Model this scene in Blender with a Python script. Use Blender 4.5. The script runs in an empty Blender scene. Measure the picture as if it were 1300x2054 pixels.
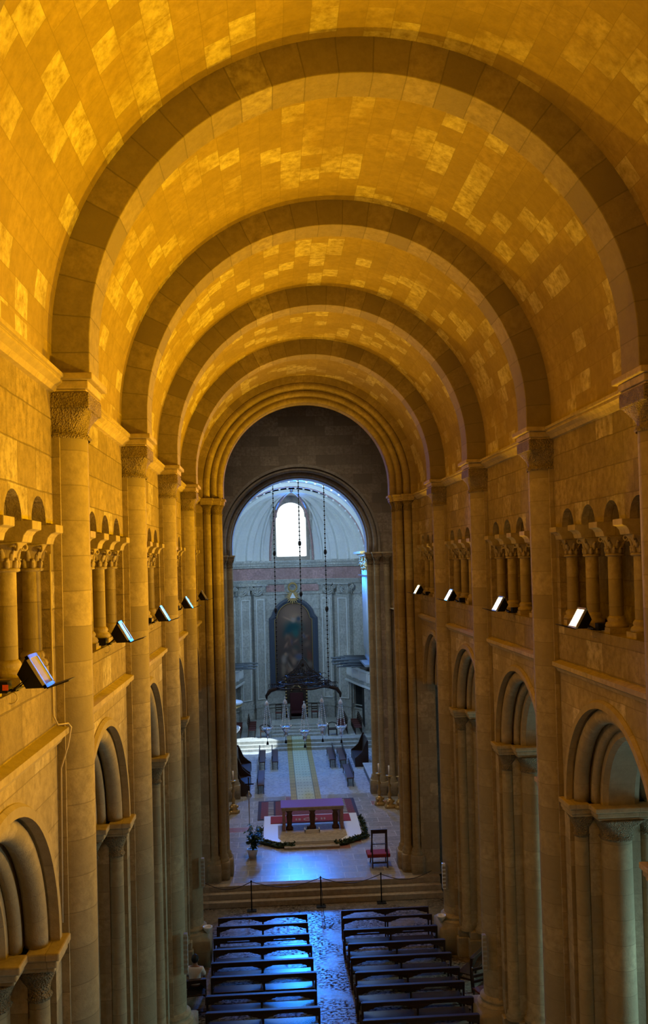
import bpy, bmesh, math, random
from mathutils import Vector, Matrix
from math import sin, cos, pi, sqrt, radians
random.seed(7)
scene = bpy.context.scene
C = scene.collection

# ------------------------------------------------------------------ camera
def setup_camera():
    yaw, pitch, roll = 0.0568242, 0.0214986, -0.0257574
    cy, sy, cp, sp, cr, sr = cos(yaw), sin(yaw), cos(pitch), sin(pitch), cos(roll), sin(roll)
    right = Vector((cy, -sy, 0))
    fwd = Vector((sy*cp, cy*cp, sp))
    up = Vector((-sy*sp, -cy*sp, cp))
    down = -up
    X = right*cr - down*sr
    Y = -(right*sr + down*cr)
    Z = -fwd
    cam = bpy.data.cameras.new('camera'); ob = bpy.data.objects.new('camera', cam); C.objects.link(ob)
    m = Matrix(((X.x, Y.x, Z.x, -1.36425), (X.y, Y.y, Z.y, 0), (X.z, Y.z, Z.z, 12.5), (0, 0, 0, 1)))
    ob.matrix_world = m
    cam.sensor_width = 36; cam.sensor_fit = 'AUTO'
    cam.lens = 36*1800.0/2054
    cam.shift_y = (1089.44-1027)/2054
    cam.clip_end = 200
    scene.camera = ob
setup_camera()

# ------------------------------------------------------------------ world and light
w = bpy.data.worlds.new('world'); scene.world = w; w.use_nodes = True
w.node_tree.nodes['Background'].inputs[0].default_value = (.45, .65, 1, 1)
w.node_tree.nodes['Background'].inputs[1].default_value = 0.0
scene.view_settings.view_transform = 'Standard'
scene.view_settings.look = 'None'
scene.view_settings.exposure = 0.0
scene.view_settings.gamma = 1.0
scene.view_settings.use_curve_mapping = False

def area(name, loc, direction, sx, sy, power, col, spread=180):
    l = bpy.data.lights.new(name, 'AREA'); l.shape = 'RECTANGLE'; l.size = sx; l.size_y = sy
    l.energy = power; l.color = col; l.spread = radians(spread)
    o = bpy.data.objects.new(name, l); C.objects.link(o); o.location = loc
    o.rotation_euler = Vector(direction).to_track_quat('-Z', 'Y').to_euler()
    return o
LAMP_COL = (1.0, .475, .0)
LAMP_POWER = 520
LAMP_Y = [4.4, 9.86, 15.4, 20.95, 26.9, 32.9]  # first entry: unseen floodlight added to brighten the near left vault
BLUE = (.012, .21, 1.0)
PALE = (.56, .80, .95)
# daylight: apse window, choir side windows, lantern over the crossing, aisle windows
area('apse_window_daylight', (0, 65.6, 15.2), (0, -1, -.35), 2.2, 3.6, 1250, BLUE, 100)
for s in (-1, 1):
    area('choir_window_daylight', (s*4.5, 53.2, 14.7), (-s, .30, .0), 2.2, 1.8, 700, PALE, 170)
area('lantern_daylight', (0, 40.8, 23.4), (0, 0, -1), 5, 5, 260, (1.0, .82, .58), 80)
for y in (9.6, 15.1, 20.6, 26.2):
    area('aisle_window_daylight', (9.2, y+.6, 5.0), (-1, -.25, -.22), 1.6, 3.0, 120, (.5, .9, .95), 130)
for y in (9.6, 15.1, 20.6, 26.2):
    area('aisle_window_daylight', (-9.2, y, 5.0), (1, 0, -.1), 1.4, 2.6, 12, (.6, .85, .9), 150)
sb = bpy.data.lights.new('choir_sunbeam', 'SPOT'); sb.energy = 26000; sb.color = (.8, .93, 1); sb.spot_size = radians(11); sb.spot_blend = .25; sb.shadow_soft_size = .05
so = bpy.data.objects.new('choir_sunbeam', sb); C.objects.link(so); so.location = (4.2, 54.0, 14.0)
so.rotation_euler = (Vector((-2.9, 57.9, 1.0))-Vector((4.2, 54.0, 14.0))).to_track_quat('-Z', 'Y').to_euler()

# ------------------------------------------------------------------ materials
def nt(name):
    m = bpy.data.materials.new(name); m.use_nodes = True
    t = m.node_tree; b = t.nodes['Principled BSDF']
    return m, t, b
def N(t, typ, **k):
    n = t.nodes.new(typ)
    for a, v in k.items(): setattr(n, a, v)
    return n
def mathn(t, op, a, b=None):
    n = N(t, 'ShaderNodeMath', operation=op)
    for i, v in enumerate((a, b)):
        if v is None: continue
        if isinstance(v, (int, float)): n.inputs[i].default_value = v
        else: t.links.new(v, n.inputs[i])
    return n.outputs[0]
def mix(t, f, a, b, mode='MIX'):
    n = N(t, 'ShaderNodeMix', data_type='RGBA', blend_type=mode)
    for i, v in ((0, f), (6, a), (7, b)):
        if isinstance(v, (int, float)): n.inputs[i].default_value = v
        elif isinstance(v, tuple): n.inputs[i].default_value = (*v[:3], 1)
        else: t.links.new(v, n.inputs[i])
    return n.outputs[2]
def ramp(t, src, stops):
    n = N(t, 'ShaderNodeValToRGB'); e = n.color_ramp.elements
    while len(e) < len(stops): e.new(.5)
    for i, (p, c) in enumerate(stops):
        e[i].position = p; e[i].color = (*c, 1) if isinstance(c, tuple) else (c, c, c, 1)
    t.links.new(src, n.inputs[0]); return n.outputs[0]
def noise(t, vec, scale, detail=4, rough=.55):
    n = N(t, 'ShaderNodeTexNoise'); n.inputs['Scale'].default_value = scale
    n.inputs['Detail'].default_value = detail; n.inputs['Roughness'].default_value = rough
    t.links.new(vec, n.inputs['Vector']); return n.outputs['Fac']
def brick(t, vec, bw, bh, mortar, c1=(0, 0, 0), c2=(1, 1, 1), off=.5, smooth=.3):
    n = N(t, 'ShaderNodeTexBrick'); n.offset = off
    i = n.inputs; i['Color1'].default_value = (*c1, 1); i['Color2'].default_value = (*c2, 1); i['Mortar'].default_value = (.5, .5, .5, 1)
    i['Scale'].default_value = 1; i['Brick Width'].default_value = bw; i['Row Height'].default_value = bh
    i['Mortar Size'].default_value = mortar; i['Mortar Smooth'].default_value = smooth
    t.links.new(vec, i['Vector']); return n
def stone(name, base, bw=.7, bh=.42, mortar=.008, var=.25, pale=0.0, palecol=(.8, .72, .5), rough=.85, bump=.25, dirt=.35, mcol=.55, carve=0, off=.5, groove=.3):
    """Ashlar: block joints in metres over the UVs, tone changing block by block, grain and weathering."""
    m, t, b = nt(name)
    uv = N(t, 'ShaderNodeUVMap'); uv.uv_map = 'UVMap'
    geo = N(t, 'ShaderNodeNewGeometry'); pos = geo.outputs['Position']
    nz = noise(t, pos, .9, 3)
    # slight wander of the joints
    wob = N(t, 'ShaderNodeVectorMath', operation='MULTIPLY_ADD')
    nn = N(t, 'ShaderNodeTexNoise'); nn.inputs['Scale'].default_value = 1.7; t.links.new(pos, nn.inputs['Vector'])
    t.links.new(nn.outputs['Color'], wob.inputs[0]); wob.inputs[1].default_value = (.03, .03, 0); t.links.new(uv.outputs[0], wob.inputs[2])
    v = wob.outputs[0]
    br = brick(t, v, bw, bh, mortar, off=off)
    solid = brick(t, v, bw, bh, 0.0, off=off)
    tone = solid.outputs['Color']
    lo = tuple(c*(1-var) for c in base); hi = tuple(min(1, c*(1+var*.6)) for c in base)
    col = mix(t, tone, lo, hi)
    if pale > 0:
        f = ramp(t, tone, [(0, 0.0), (1-pale-.01, 0.0), (1-pale+.01, 1.0), (1, 1.0)])
        patch = ramp(t, noise(t, pos, .45, 2), [(.36, 0.0), (.50, 1.0)])
        f2 = mathn(t, 'MULTIPLY', f, patch)
        col = mix(t, f2, col, palecol)
    g = noise(t, pos, 7, 6, .7)
    col = mix(t, ramp(t, g, [(.32, 1.0), (.62, 0.0)]), col, tuple(c*(1-dirt) for c in base))
    big = ramp(t, nz, [(.35, 1.0), (.6, 0.0)])
    col = mix(t, mathn(t, 'MULTIPLY', big, dirt*.7), col, tuple(c*.45 for c in base))
    joint = br.outputs['Fac']
    col = mix(t, mathn(t, 'MULTIPLY', joint, .75), col, tuple(c*mcol for c in base))
    t.links.new(col, b.inputs['Base Color'])
    b.inputs['Roughness'].default_value = rough
    b.inputs['Specular IOR Level'].default_value = .25
    fine = noise(t, pos, 28, 5, .7)
    h = mathn(t, 'ADD', mathn(t, 'MULTIPLY', fine, .35), mathn(t, 'MULTIPLY', g, .6))
    h = mathn(t, 'SUBTRACT', h, mathn(t, 'MULTIPLY', joint, groove*3))
    h = mathn(t, 'ADD', h, mathn(t, 'MULTIPLY', tone, .12))
    if carve:
        wv = N(t, 'ShaderNodeTexVoronoi'); wv.inputs['Scale'].default_value = carve; t.links.new(pos, wv.inputs['Vector'])
        h = mathn(t, 'ADD', h, mathn(t, 'MULTIPLY', wv.outputs['Distance'], 1.2))
    bp = N(t, 'ShaderNodeBump'); bp.inputs['Strength'].default_value = bump*1.6; bp.inputs['Distance'].default_value = .03
    t.links.new(h, bp.inputs['Height']); t.links.new(bp.outputs[0], b.inputs['Normal'])
    return m
def plain(name, col, rough=.6, metal=0, bump=0, scale=20, var=.15, spec=.4):
    m, t, b = nt(name)
    geo = N(t, 'ShaderNodeNewGeometry')
    n = noise(t, geo.outputs['Position'], scale, 4)
    c = mix(t, n, tuple(x*(1-var) for x in col), tuple(min(1, x*(1+var)) for x in col))
    t.links.new(c, b.inputs['Base Color'])
    b.inputs['Roughness'].default_value = rough; b.inputs['Metallic'].default_value = metal
    b.inputs['Specular IOR Level'].default_value = spec
    if bump:
        bp = N(t, 'ShaderNodeBump'); bp.inputs['Strength'].default_value = bump; bp.inputs['Distance'].default_value = .02
        t.links.new(n, bp.inputs['Height']); t.links.new(bp.outputs[0], b.inputs['Normal'])
    return m
def emit(name, col, strength):
    m, t, b = nt(name); t.nodes.remove(b)
    e = N(t, 'ShaderNodeEmission'); e.inputs[0].default_value = (*col, 1); e.inputs[1].default_value = strength
    t.links.new(e.outputs[0], t.nodes['Material Output'].inputs[0]); return m
def vcol(name, rough=.7):
    m, t, b = nt(name); a = N(t, 'ShaderNodeVertexColor'); a.layer_name = 'Col'
    t.links.new(a.outputs[0], b.inputs['Base Color']); b.inputs['Roughness'].default_value = rough
    return m
def floor_mat(name, c1, c2, bw, bh, rough, dirt=.3, vs=2.2, joint=.5, pits=0.0, accent=None, off=.5, lightjoint=False):
    m, t, b = nt(name)
    geo = N(t, 'ShaderNodeNewGeometry'); pos = geo.outputs['Position']
    uv = N(t, 'ShaderNodeUVMap'); uv.uv_map = 'UVMap'; v = uv.outputs[0]
    br = brick(t, v, bw, bh, .02 if lightjoint else .012, off=off); so_ = brick(t, v, bw, bh, 0, off=off)
    col = mix(t, so_.outputs['Color'], c1, c2)
    if accent:
        col = mix(t, ramp(t, so_.outputs['Color'], [(.9, 0.0), (.91, 1.0)]), col, accent)
    g = noise(t, pos, vs, 5, .6)
    vein = ramp(t, g, [(.44, 0.0), (.5, 1.0), (.56, 0.0)])
    col = mix(t, mathn(t, 'MULTIPLY', vein, dirt), col, tuple(x*.6 for x in c1))
    r = mathn(t, 'ADD', mathn(t, 'MULTIPLY', noise(t, pos, 5, 5), .22), rough-.11)
    if pits:
        pn = N(t, 'ShaderNodeMapping'); pn.inputs['Scale'].default_value = (1, 1.8, 1); t.links.new(pos, pn.inputs[0])
        n1 = noise(t, pn.outputs[0], 9, 5, .6); n2 = noise(t, pos, .9, 2)
        k = mathn(t, 'MULTIPLY', ramp(t, n1, [(.50, 0.0), (.53, 1.0)]), ramp(t, n2, [(.40, .1), (.55, 1.0)]))
        t.links.new(mathn(t, 'SUBTRACT', .5, mathn(t, 'MULTIPLY', k, .46)), b.inputs['Specular IOR Level'])
        col = mix(t, mathn(t, 'MULTIPLY', k, pits), col, (.03, .025, .02))
        r = mathn(t, 'ADD', r, mathn(t, 'MULTIPLY', k, .5))
    col = mix(t, mathn(t, 'MULTIPLY', br.outputs['Fac'], joint), col, tuple(x*(2.0 if lightjoint else .5) for x in c1))
    t.links.new(col, b.inputs['Base Color']); t.links.new(r, b.inputs['Roughness'])
    bp = N(t, 'ShaderNodeBump'); bp.inputs['Strength'].default_value = .12; bp.inputs['Distance'].default_value = .01
    t.links.new(g, bp.inputs['Height']); t.links.new(bp.outputs[0], b.inputs['Normal'])
    return m

SB = (.50, .41, .25)
M = dict(
    vault=stone('vault_stone', (.46, .36, .20), .52, .37, .006, .16, .30, (.72, .67, .52), bump=.18, dirt=.30, mcol=.62),
    rib=stone('rib_stone', (.40, .34, .25), .47, 3.0, .010, .34, bump=.22, dirt=.35, off=0, mcol=.45, pale=.12, palecol=(.55, .5, .38)),
    wall=stone('wall_stone', SB, .75, .42, .008, .22, .14, (.74, .66, .5), bump=.4, dirt=.38),
    roughwall=stone('upper_wall_stone', (.46, .37, .22), .8, .5, .009, .24, .12, (.66, .58, .42), bump=.8, dirt=.45, mcol=.55),
    shaft=stone('shaft_stone', (.44, .37, .23), 9.0, .47, .008, .26, bump=.2, dirt=.28, off=0, mcol=.55),
    pier=stone('pier_stone', (.50, .42, .28), .55, .5, .008, .28, bump=.3, dirt=.35),
    mould=stone('moulding_stone', (.54, .45, .29), 1.1, 3.0, .008, .2, bump=.22, dirt=.3, off=0),
    cap=stone('capital_stone', (.52, .43, .28), 9, 9, 0, .1, bump=.3, dirt=.35),
    carved=stone('carved_stone', (.46, .37, .23), 9, 9, 0, .1, bump=.7, dirt=.45, carve=42),
    arch=stone('arch_stone', (.52, .44, .30), .42, 3.0, .007, .25, bump=.3, dirt=.34, off=0, mcol=.6),
    dark=stone('crossing_stone', (.42, .36, .28), .95, .5, .009, .42, bump=.4, dirt=.4, mcol=.5),
    greyst=stone('choir_arch_stone', (.46, .42, .36), .8, 3, .008, .2, bump=.25, dirt=.35, off=0),
    apse=stone('apse_marble', (.58, .58, .53), 1.5, 1.3, .010, .2, bump=.15, dirt=.5, rough=.6, mcol=.4),
    conch=stone('conch_plaster', (.74, .76, .74), 2.4, 2.0, .004, .08, bump=.08, dirt=.12, rough=.7, mcol=.8),
    pink=stone('pink_marble', (.58, .36, .34), 1.5, 1.5, .0, .25, bump=.08, dirt=.5, rough=.4),
    floor=floor_mat('nave_paving', (.20, .17, .13), (.25, .21, .16), 1.1, .8, .27, pits=.95),
    step=stone('step_stone', (.48, .40, .30), 1.6, .6, .006, .2, bump=.25, dirt=.4, rough=.6),
    sfloor=floor_mat('sanctuary_paving', (.28, .26, .23), (.40, .36, .31), 1.05, .72, .24, dirt=.4, vs=1.6, joint=.8, accent=(.34, .15, .11), lightjoint=True),
    cfloor=floor_mat('choir_marble', (.40, .42, .46), (.52, .53, .54), 2.6, 2.0, .28, dirt=.3, vs=.8),
    wood=plain('dark_wood', (.035, .018, .010), .38, var=.3, scale=12),
    wood2=plain('bench_wood', (.10, .045, .022), .35, var=.3, scale=12),
    seat=plain('seat_wood', (.03, .018, .012), .2, var=.3, scale=9, spec=.7),
    black=plain('black_metal', (.012, .012, .013), .45, .6),
    silver=plain('brushed_metal', (.55, .57, .6), .3, .9),
    gold=plain('old_gilding', (.50, .34, .12), .35, .35, .3, 30),
    bronze=plain('dark_bronze', (.045, .028, .018), .65, .4, .2, 30),
    silverl=plain('lamp_silver', (.95, .97, 1.0), .3, .2),
    silverm=plain('polished_silver', (.8, .82, .85), .2, .85),
    white=plain('white_marble', (.78, .8, .8), .3, var=.05),
    red=plain('red_cloth', (.28, .03, .03), .85),
    velvet=plain('crimson_velvet', (.045, .006, .008), .85),
    chairred=plain('dull_red_seat', (.10, .025, .02), .7),
    purple=plain('violet_cloth', (.20, .11, .42), .8, var=.06),
    greenl=plain('dark_leaf', (.03, .075, .025), .45, var=.4, scale=15),
    hedge=plain('garland_leaf', (.02, .045, .015), .6, var=.5, scale=25),
    wax=plain('candle_wax', (.85, .8, .68), .4),
    pipe=plain('organ_pipe_tin', (.50, .54, .58), .35, .6, var=.1),
    trumpet=plain('dull_trumpet_metal', (.14, .16, .17), .7, .2),
    frame=plain('painted_frame', (.055, .07, .10), .5, 0),
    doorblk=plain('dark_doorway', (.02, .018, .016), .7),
    cloth=plain('white_shirt', (.75, .74, .74), .9),
    hair=plain('black_hair', (.012, .010, .010), .6),
    skin=plain('skin', (.33, .18, .12), .6, var=.05),
    trousers=plain('dark_trousers', (.02, .02, .028), .9),
    lampglass=emit('lit_lamp_glass', (1, .72, .22), 30),
    glassoff=plain('unlit_lamp_glass', (.45, .46, .46), .15, spec=.8),
    window=emit('window_daylight', (.85, .95, 1.0), 1.5),
    windowg=emit('aisle_window_glass', (.6, .9, 1.0), 2.0),
    orange=plain('orange_sticker', (.8, .12, .03), .5),
    cable=plain('pale_cable', (.6, .52, .38), .6),
    glass=plain('shade_blue_paint', (.08, .2, .5), .6),
)

# ------------------------------------------------------------------ mesh helpers
class G:
    def __init__(s): s.v = []; s.f = []; s.uv = []; s.sm = []
    def add(s, vs, fs, uvs=None, smooth=False):
        o = len(s.v); s.v += [tuple(p) for p in vs]
        for i, f in enumerate(fs):
            s.f.append([o+j for j in f]); s.uv.append(uvs[i] if uvs else None); s.sm.append(smooth)
        return s
    def box(s, x0, x1, y0, y1, z0, z1):
        return s.add([(x0,y0,z0),(x1,y0,z0),(x1,y1,z0),(x0,y1,z0),(x0,y0,z1),(x1,y0,z1),(x1,y1,z1),(x0,y1,z1)],
                     [(0,3,2,1),(4,5,6,7),(0,1,5,4),(1,2,6,5),(2,3,7,6),(3,0,4,7)])
    def bar(s, a, b, w, h, up=(0,0,1)):
        a = Vector(a); b = Vector(b); d = (b-a).normalized(); u = Vector(up)
        if abs(d.dot(u)) > .98: u = Vector((0,1,0))
        r = d.cross(u).normalized(); u = r.cross(d)
        P = []
        for p in (a, b):
            for i, j in ((-1,-1),(1,-1),(1,1),(-1,1)): P.append(p + r*(i*w/2) + u*(j*h/2))
        return s.add(P, [(0,1,2,3),(7,6,5,4),(0,4,5,1),(1,5,6,2),(2,6,7,3),(3,7,4,0)])
    def lathe(s, prof, cx=0, cy=0, n=20, a0=0, a1=2*pi, sq=None, caps=True):
        """prof: (r, z) or (r, z, squareness)"""
        full = abs(a1-a0-2*pi) < 1e-6; m = n if full else n+1
        vs = []; L = 0; vv = []
        for i, p in enumerate(prof):
            r, z = p[0], p[1]; q = p[2] if len(p) > 2 else 0
            if i: L += math.hypot(r-prof[i-1][0], z-prof[i-1][1])
            vv.append(z)
            for j in range(m):
                a = a0+(a1-a0)*j/n
                k = 1.0
                if q: k = 1+q*(1/max(abs(cos(a)), abs(sin(a)))-1)
                vs.append((cx+r*k*cos(a), cy+r*k*sin(a), z))
        fs = []; uvs = []
        R = max(p[0] for p in prof)
        for i in range(len(prof)-1):
            for j in range(n):
                j2 = (j+1) % m if full else j+1
                fs.append((i*m+j, i*m+j2, (i+1)*m+j2, (i+1)*m+j))
                ua, ub = R*(a0+(a1-a0)*j/n), R*(a0+(a1-a0)*(j+1)/n)
                uvs.append([(ua+20, vv[i]), (ub+20, vv[i]), (ub+20, vv[i+1]), (ua+20, vv[i+1])])
        s.add(vs, fs, uvs, True)
        if caps and full:
            o = len(s.v)-len(vs)
            s.f.append([o+j for j in range(m)][::-1]); s.uv.append(None); s.sm.append(False)
            s.f.append([o+(len(prof)-1)*m+j for j in range(m)]); s.uv.append(None); s.sm.append(False)
        return s
    def tube(s, pts, r, n=8, cap=True):
        pts = [Vector(p) for p in pts]; vs = []; m = len(pts)
        rr = r if isinstance(r, (list, tuple)) else [r]*m
        prev = None
        for i, p in enumerate(pts):
            d = (pts[min(i+1, m-1)]-pts[max(i-1, 0)]).normalized()
            if prev is None:
                u = Vector((0,0,1)) if abs(d.z) < .9 else Vector((1,0,0))
                u = (u - d*u.dot(d)).normalized()
            else: u = (prev - d*prev.dot(d)).normalized()
            prev = u; wv = d.cross(u)
            for j in range(n):
                a = 2*pi*j/n; vs.append(p + u*(cos(a)*rr[i]) + wv*(sin(a)*rr[i]))
        fs = [(i*n+j, i*n+(j+1) % n, (i+1)*n+(j+1) % n, (i+1)*n+j) for i in range(m-1) for j in range(n)]
        s.add(vs, fs, None, True)
        if cap:
            o = len(s.v)-len(vs)
            s.f.append([o+j for j in range(n)][::-1]); s.uv.append(None); s.sm.append(False)
            s.f.append([o+(m-1)*n+j for j in range(n)]); s.uv.append(None); s.sm.append(False)
        return s
    def ball(s, c, r, n=10, sx=1, sy=1, sz=1):
        vs = []; fs = []; k = max(5, n//2+1)
        for i in range(k+1):
            t = pi*i/k
            for j in range(n):
                a = 2*pi*j/n; vs.append((c[0]+r*sx*sin(t)*cos(a), c[1]+r*sy*sin(t)*sin(a), c[2]+r*sz*cos(t)))
        for i in range(k):
            for j in range(n): fs.append((i*n+j, (i+1)*n+j, (i+1)*n+(j+1) % n, i*n+(j+1) % n))
        return s.add(vs, fs, None, True)
    def grid(s, fn, us, vs_, uvf=None, smooth=False):
        P = [fn(u, v) for v in vs_ for u in us]; n = len(us); fs = []; uvs = []
        for j in range(len(vs_)-1):
            for i in range(n-1):
                fs.append((j*n+i, j*n+i+1, (j+1)*n+i+1, (j+1)*n+i))
                if uvf: uvs.append([uvf(us[i], vs_[j]), uvf(us[i+1], vs_[j]), uvf(us[i+1], vs_[j+1]), uvf(us[i], vs_[j+1])])
        return s.add(P, fs, uvs if uvf else None, smooth)
    def prism(s, poly, plane, d0, d1):
        """poly of 2-D points in 'yz','xz','xy'; extruded from d0 to d1 along the third axis"""
        def P(p, d):
            return {'yz': (d, p[0], p[1]), 'xz': (p[0], d, p[1]), 'xy': (p[0], p[1], d)}[plane]
        n = len(poly)
        vs = [P(p, d0) for p in poly]+[P(p, d1) for p in poly]
        fs = [tuple(range(n))[::-1], tuple(range(n, 2*n))]+[(i, (i+1) % n, n+(i+1) % n, n+i) for i in range(n)]
        return s.add(vs, fs)
    def arch(s, prof, c, zs, stilt, plane='xz', sgn=1, n=40, closed=True, a0=0, a1=pi, smooth=False, legs=None):
        """profile (radius, depth) swept up a stilt, round the half circle and down again"""
        path = []
        low = zs if legs is None else legs
        zc = zs+stilt
        if a0 == 0 and zc-low > 1e-4: path += [('v', 1, low)]
        for i in range(n+1): path.append(('a', a0+(a1-a0)*i/n, 0))
        if abs(a1-pi) < 1e-6 and zc-low > 1e-4: path += [('v', -1, low)]
        vs = []; m = len(prof); us = []; u = 0
        Rm = prof[0][0]
        for k, q in enumerate(path):
            if q[0] == 'v':
                if k: u += zc-low
                us.append(u)
                for r, d in prof:
                    h = c+q[1]*r
                    vs.append((h, d, q[2]) if plane == 'xz' else (d*sgn, h, q[2]))
            else:
                if k: u += (zc-low) if path[k-1][0] == 'v' else Rm*(a1-a0)/n
                us.append(u)
                for r, d in prof:
                    h = c+r*cos(q[1]); z = zc+r*sin(q[1])
                    vs.append((h, d, z) if plane == 'xz' else (d*sgn, h, z))
        L = [0]
        for i in range(1, m+1):
            a, b = prof[i-1], prof[i % m]; L.append(L[-1]+math.hypot(a[0]-b[0], a[1]-b[1]))
        fs = []; uvs = []; mm = m if closed else m-1
        for k in range(len(path)-1):
            for i in range(mm):
                j = (i+1) % m
                fs.append((k*m+i, k*m+j, (k+1)*m+j, (k+1)*m+i))
                uvs.append([(us[k], L[i]+.2), (us[k], L[i+1]+.2), (us[k+1], L[i+1]+.2), (us[k+1], L[i]+.2)])
        s.add(vs, fs, uvs, smooth)
        if closed and a1-a0 < 2*pi-1e-3:
            o = len(s.v)-len(vs)
            s.f.append([o+i for i in range(m)]); s.uv.append(None); s.sm.append(False)
            s.f.append([o+(len(path)-1)*m+i for i in range(m)][::-1]); s.uv.append(None); s.sm.append(False)
        return s
    def mirror(s, sgn):
        if sgn < 0:
            s.v = [(-x, y, z) for x, y, z in s.v]; s.f = [f[::-1] for f in s.f]; s.uv = [u[::-1] if u else None for u in s.uv]
        return s
    def shift(s, d): s.v = [(x+d[0], y+d[1], z+d[2]) for x, y, z in s.v]; return s
    def rotz(s, a, c=(0, 0)):
        s.v = [(c[0]+(x-c[0])*cos(a)-(y-c[1])*sin(a), c[1]+(x-c[0])*sin(a)+(y-c[1])*cos(a), z) for x, y, z in s.v]; return s
    def build(s, name, mat, parent=None, fix=False, origin=None, bevel=0):
        me = bpy.data.meshes.new(name)
        if origin: s.shift((-origin[0], -origin[1], -origin[2]))
        me.from_pydata(s.v, [], s.f); me.update()
        uvl = me.uv_layers.new(name='UVMap')
        for p in me.polygons:
            p.use_smooth = s.sm[p.index]
            u = s.uv[p.index]
            if u:
                for li, c in zip(p.loop_indices, u): uvl.data[li].uv = c
            else:
                nx, ny, nz = (abs(a) for a in p.normal)
                ox, oy, oz = origin or (0, 0, 0)
                for li in p.loop_indices:
                    x, y, z = me.vertices[me.loops[li].vertex_index].co
                    x += ox; y += oy; z += oz
                    uvl.data[li].uv = (y, z) if nx >= ny and nx >= nz else ((x, z) if ny >= nz else (x, y))
        if fix:
            bm = bmesh.new(); bm.from_mesh(me); bmesh.ops.recalc_face_normals(bm, faces=bm.faces); bm.to_mesh(me); bm.free()
        me.materials.append(M[mat] if isinstance(mat, str) else mat)
        o = bpy.data.objects.new(name, me); C.objects.link(o)
        if origin: o.location = origin
        if parent:
            o.parent = parent
            if origin is None or True:
                o.matrix_parent_inverse = Matrix.Identity(4)
                o.location = Vector(o.location)-Vector(parent.location) if parent.parent is None else Vector(o.location)-Vector(parent.matrix_basis.translation)-Vector(parent.parent.location)
        if bevel:
            b = o.modifiers.new('bevel', 'BEVEL'); b.width = bevel; b.segments = 2; b.limit_method = 'ANGLE'
        return o
def tag(o, label, cat, group=None, kind=None):
    if label: o['label'] = label
    if cat: o['category'] = cat
    if group: o['group'] = group
    if kind: o['kind'] = kind
    return o
def struct(o, label=None):
    o['kind'] = 'structure'
    if label: o['label'] = label
    return o
def thing(name, loc, label, cat, group=None, rz=0):
    o = bpy.data.objects.new(name, None); C.objects.link(o); o.location = loc; o.rotation_euler.z = rz
    o.empty_display_size = .1
    return tag(o, label, cat, group)
def part(g, name, mat, parent, **k):
    """part whose vertices are given in the parent's own space"""
    me_parent = parent
    o = g.build(name, mat, None, **k)
    o.parent = me_parent; return o
def dup(root, loc, label=None, group=None, rz=None, name=None):
    r = root.copy(); C.objects.link(r); r.location = loc
    if rz is not None: r.rotation_euler.z = rz
    if label: r['label'] = label
    if group: r['group'] = group
    for ch in list(root.children):
        c = ch.copy(); C.objects.link(c); c.parent = r
        for g in list(ch.children):
            d = g.copy(); C.objects.link(d); d.parent = c
    return r
ORD = ['nearest', 'second', 'third', 'fourth', 'fifth', 'sixth', 'seventh', 'eighth', 'ninth', 'tenth']
SIDE = {-1: 'left', 1: 'right'}
def frange(a, b, n): return [a+(b-a)*i/n for i in range(n+1)]

# ------------------------------------------------------------------ main dimensions (metres; y runs down the nave, camera at y=0)
D0, BAY = 12.08, 5.525
def yr(k): return D0+BAY*k          # front face of transverse arch k
RW = .65                            # depth of a transverse arch
WX = 4.25                           # wall plane
ZS = 15.04                          # springing of the vault
ST = .40
Y0, Y4 = -2.2, 34.2
KS = range(-2, 4)

# ------------------------------------------------------------------ shell: floor, walls, vault
g = G(); g.grid(lambda u, v: (u, v, 0), [-9.6, 9.6], [Y0, 35.0]); struct(g.build('floor', 'floor'))
g = G()
for i in range(3):
    g.box(-4.6, 4.6, 33.13+.27*i, 35, .2*i if i else 0.0, .2*(i+1))
o = struct(g.build('trim_1', 'step', fix=True, bevel=.012))
g = G(); g.grid(lambda u, v: (u, v, .6), [-12, 12], [33.95+.0, 46.2]); o = struct(g.build('floor_sanctuary', 'sfloor')); o.location.z = .004
g = G(); g.grid(lambda u, v: (u, v, .606), [-6, 6], [46.2, 57.5]); struct(g.build('floor_choir', 'cfloor'))
g = G()
for i in range(3): g.box(-6, 6, 57.3+.36*i, 59, .6+.18*i, .6+.18*(i+1))
g.box(-6, 6, 59, 68, .9, 1.14)
struct(g.build('trim_2', 'apse', fix=True, bevel=.012))

def vault_uv(R):
    return lambda a, y: (y, a*R)
g = G(); R = WX
us = [-.0]+[pi*i/72 for i in range(73)]
g.grid(lambda a, y: (R*cos(a), y, ZS+ST+R*sin(a)), [pi*i/72 for i in range(73)], frange(Y0, Y4+.1, 8), lambda a, y: (y, a*R), True)
for s in (1, -1):
    g.grid(lambda z, y: (s*R, y, z), [ZS, ZS+ST], [Y0, Y4+.1], lambda z, y: (y, z+3))
o = struct(g.build('ceiling', 'vault', fix=False))
g = G(); g.box(-9.6, 9.6, Y0-.3, Y0, 0, 20); struct(g.build('wall_back', 'wall'))

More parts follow.
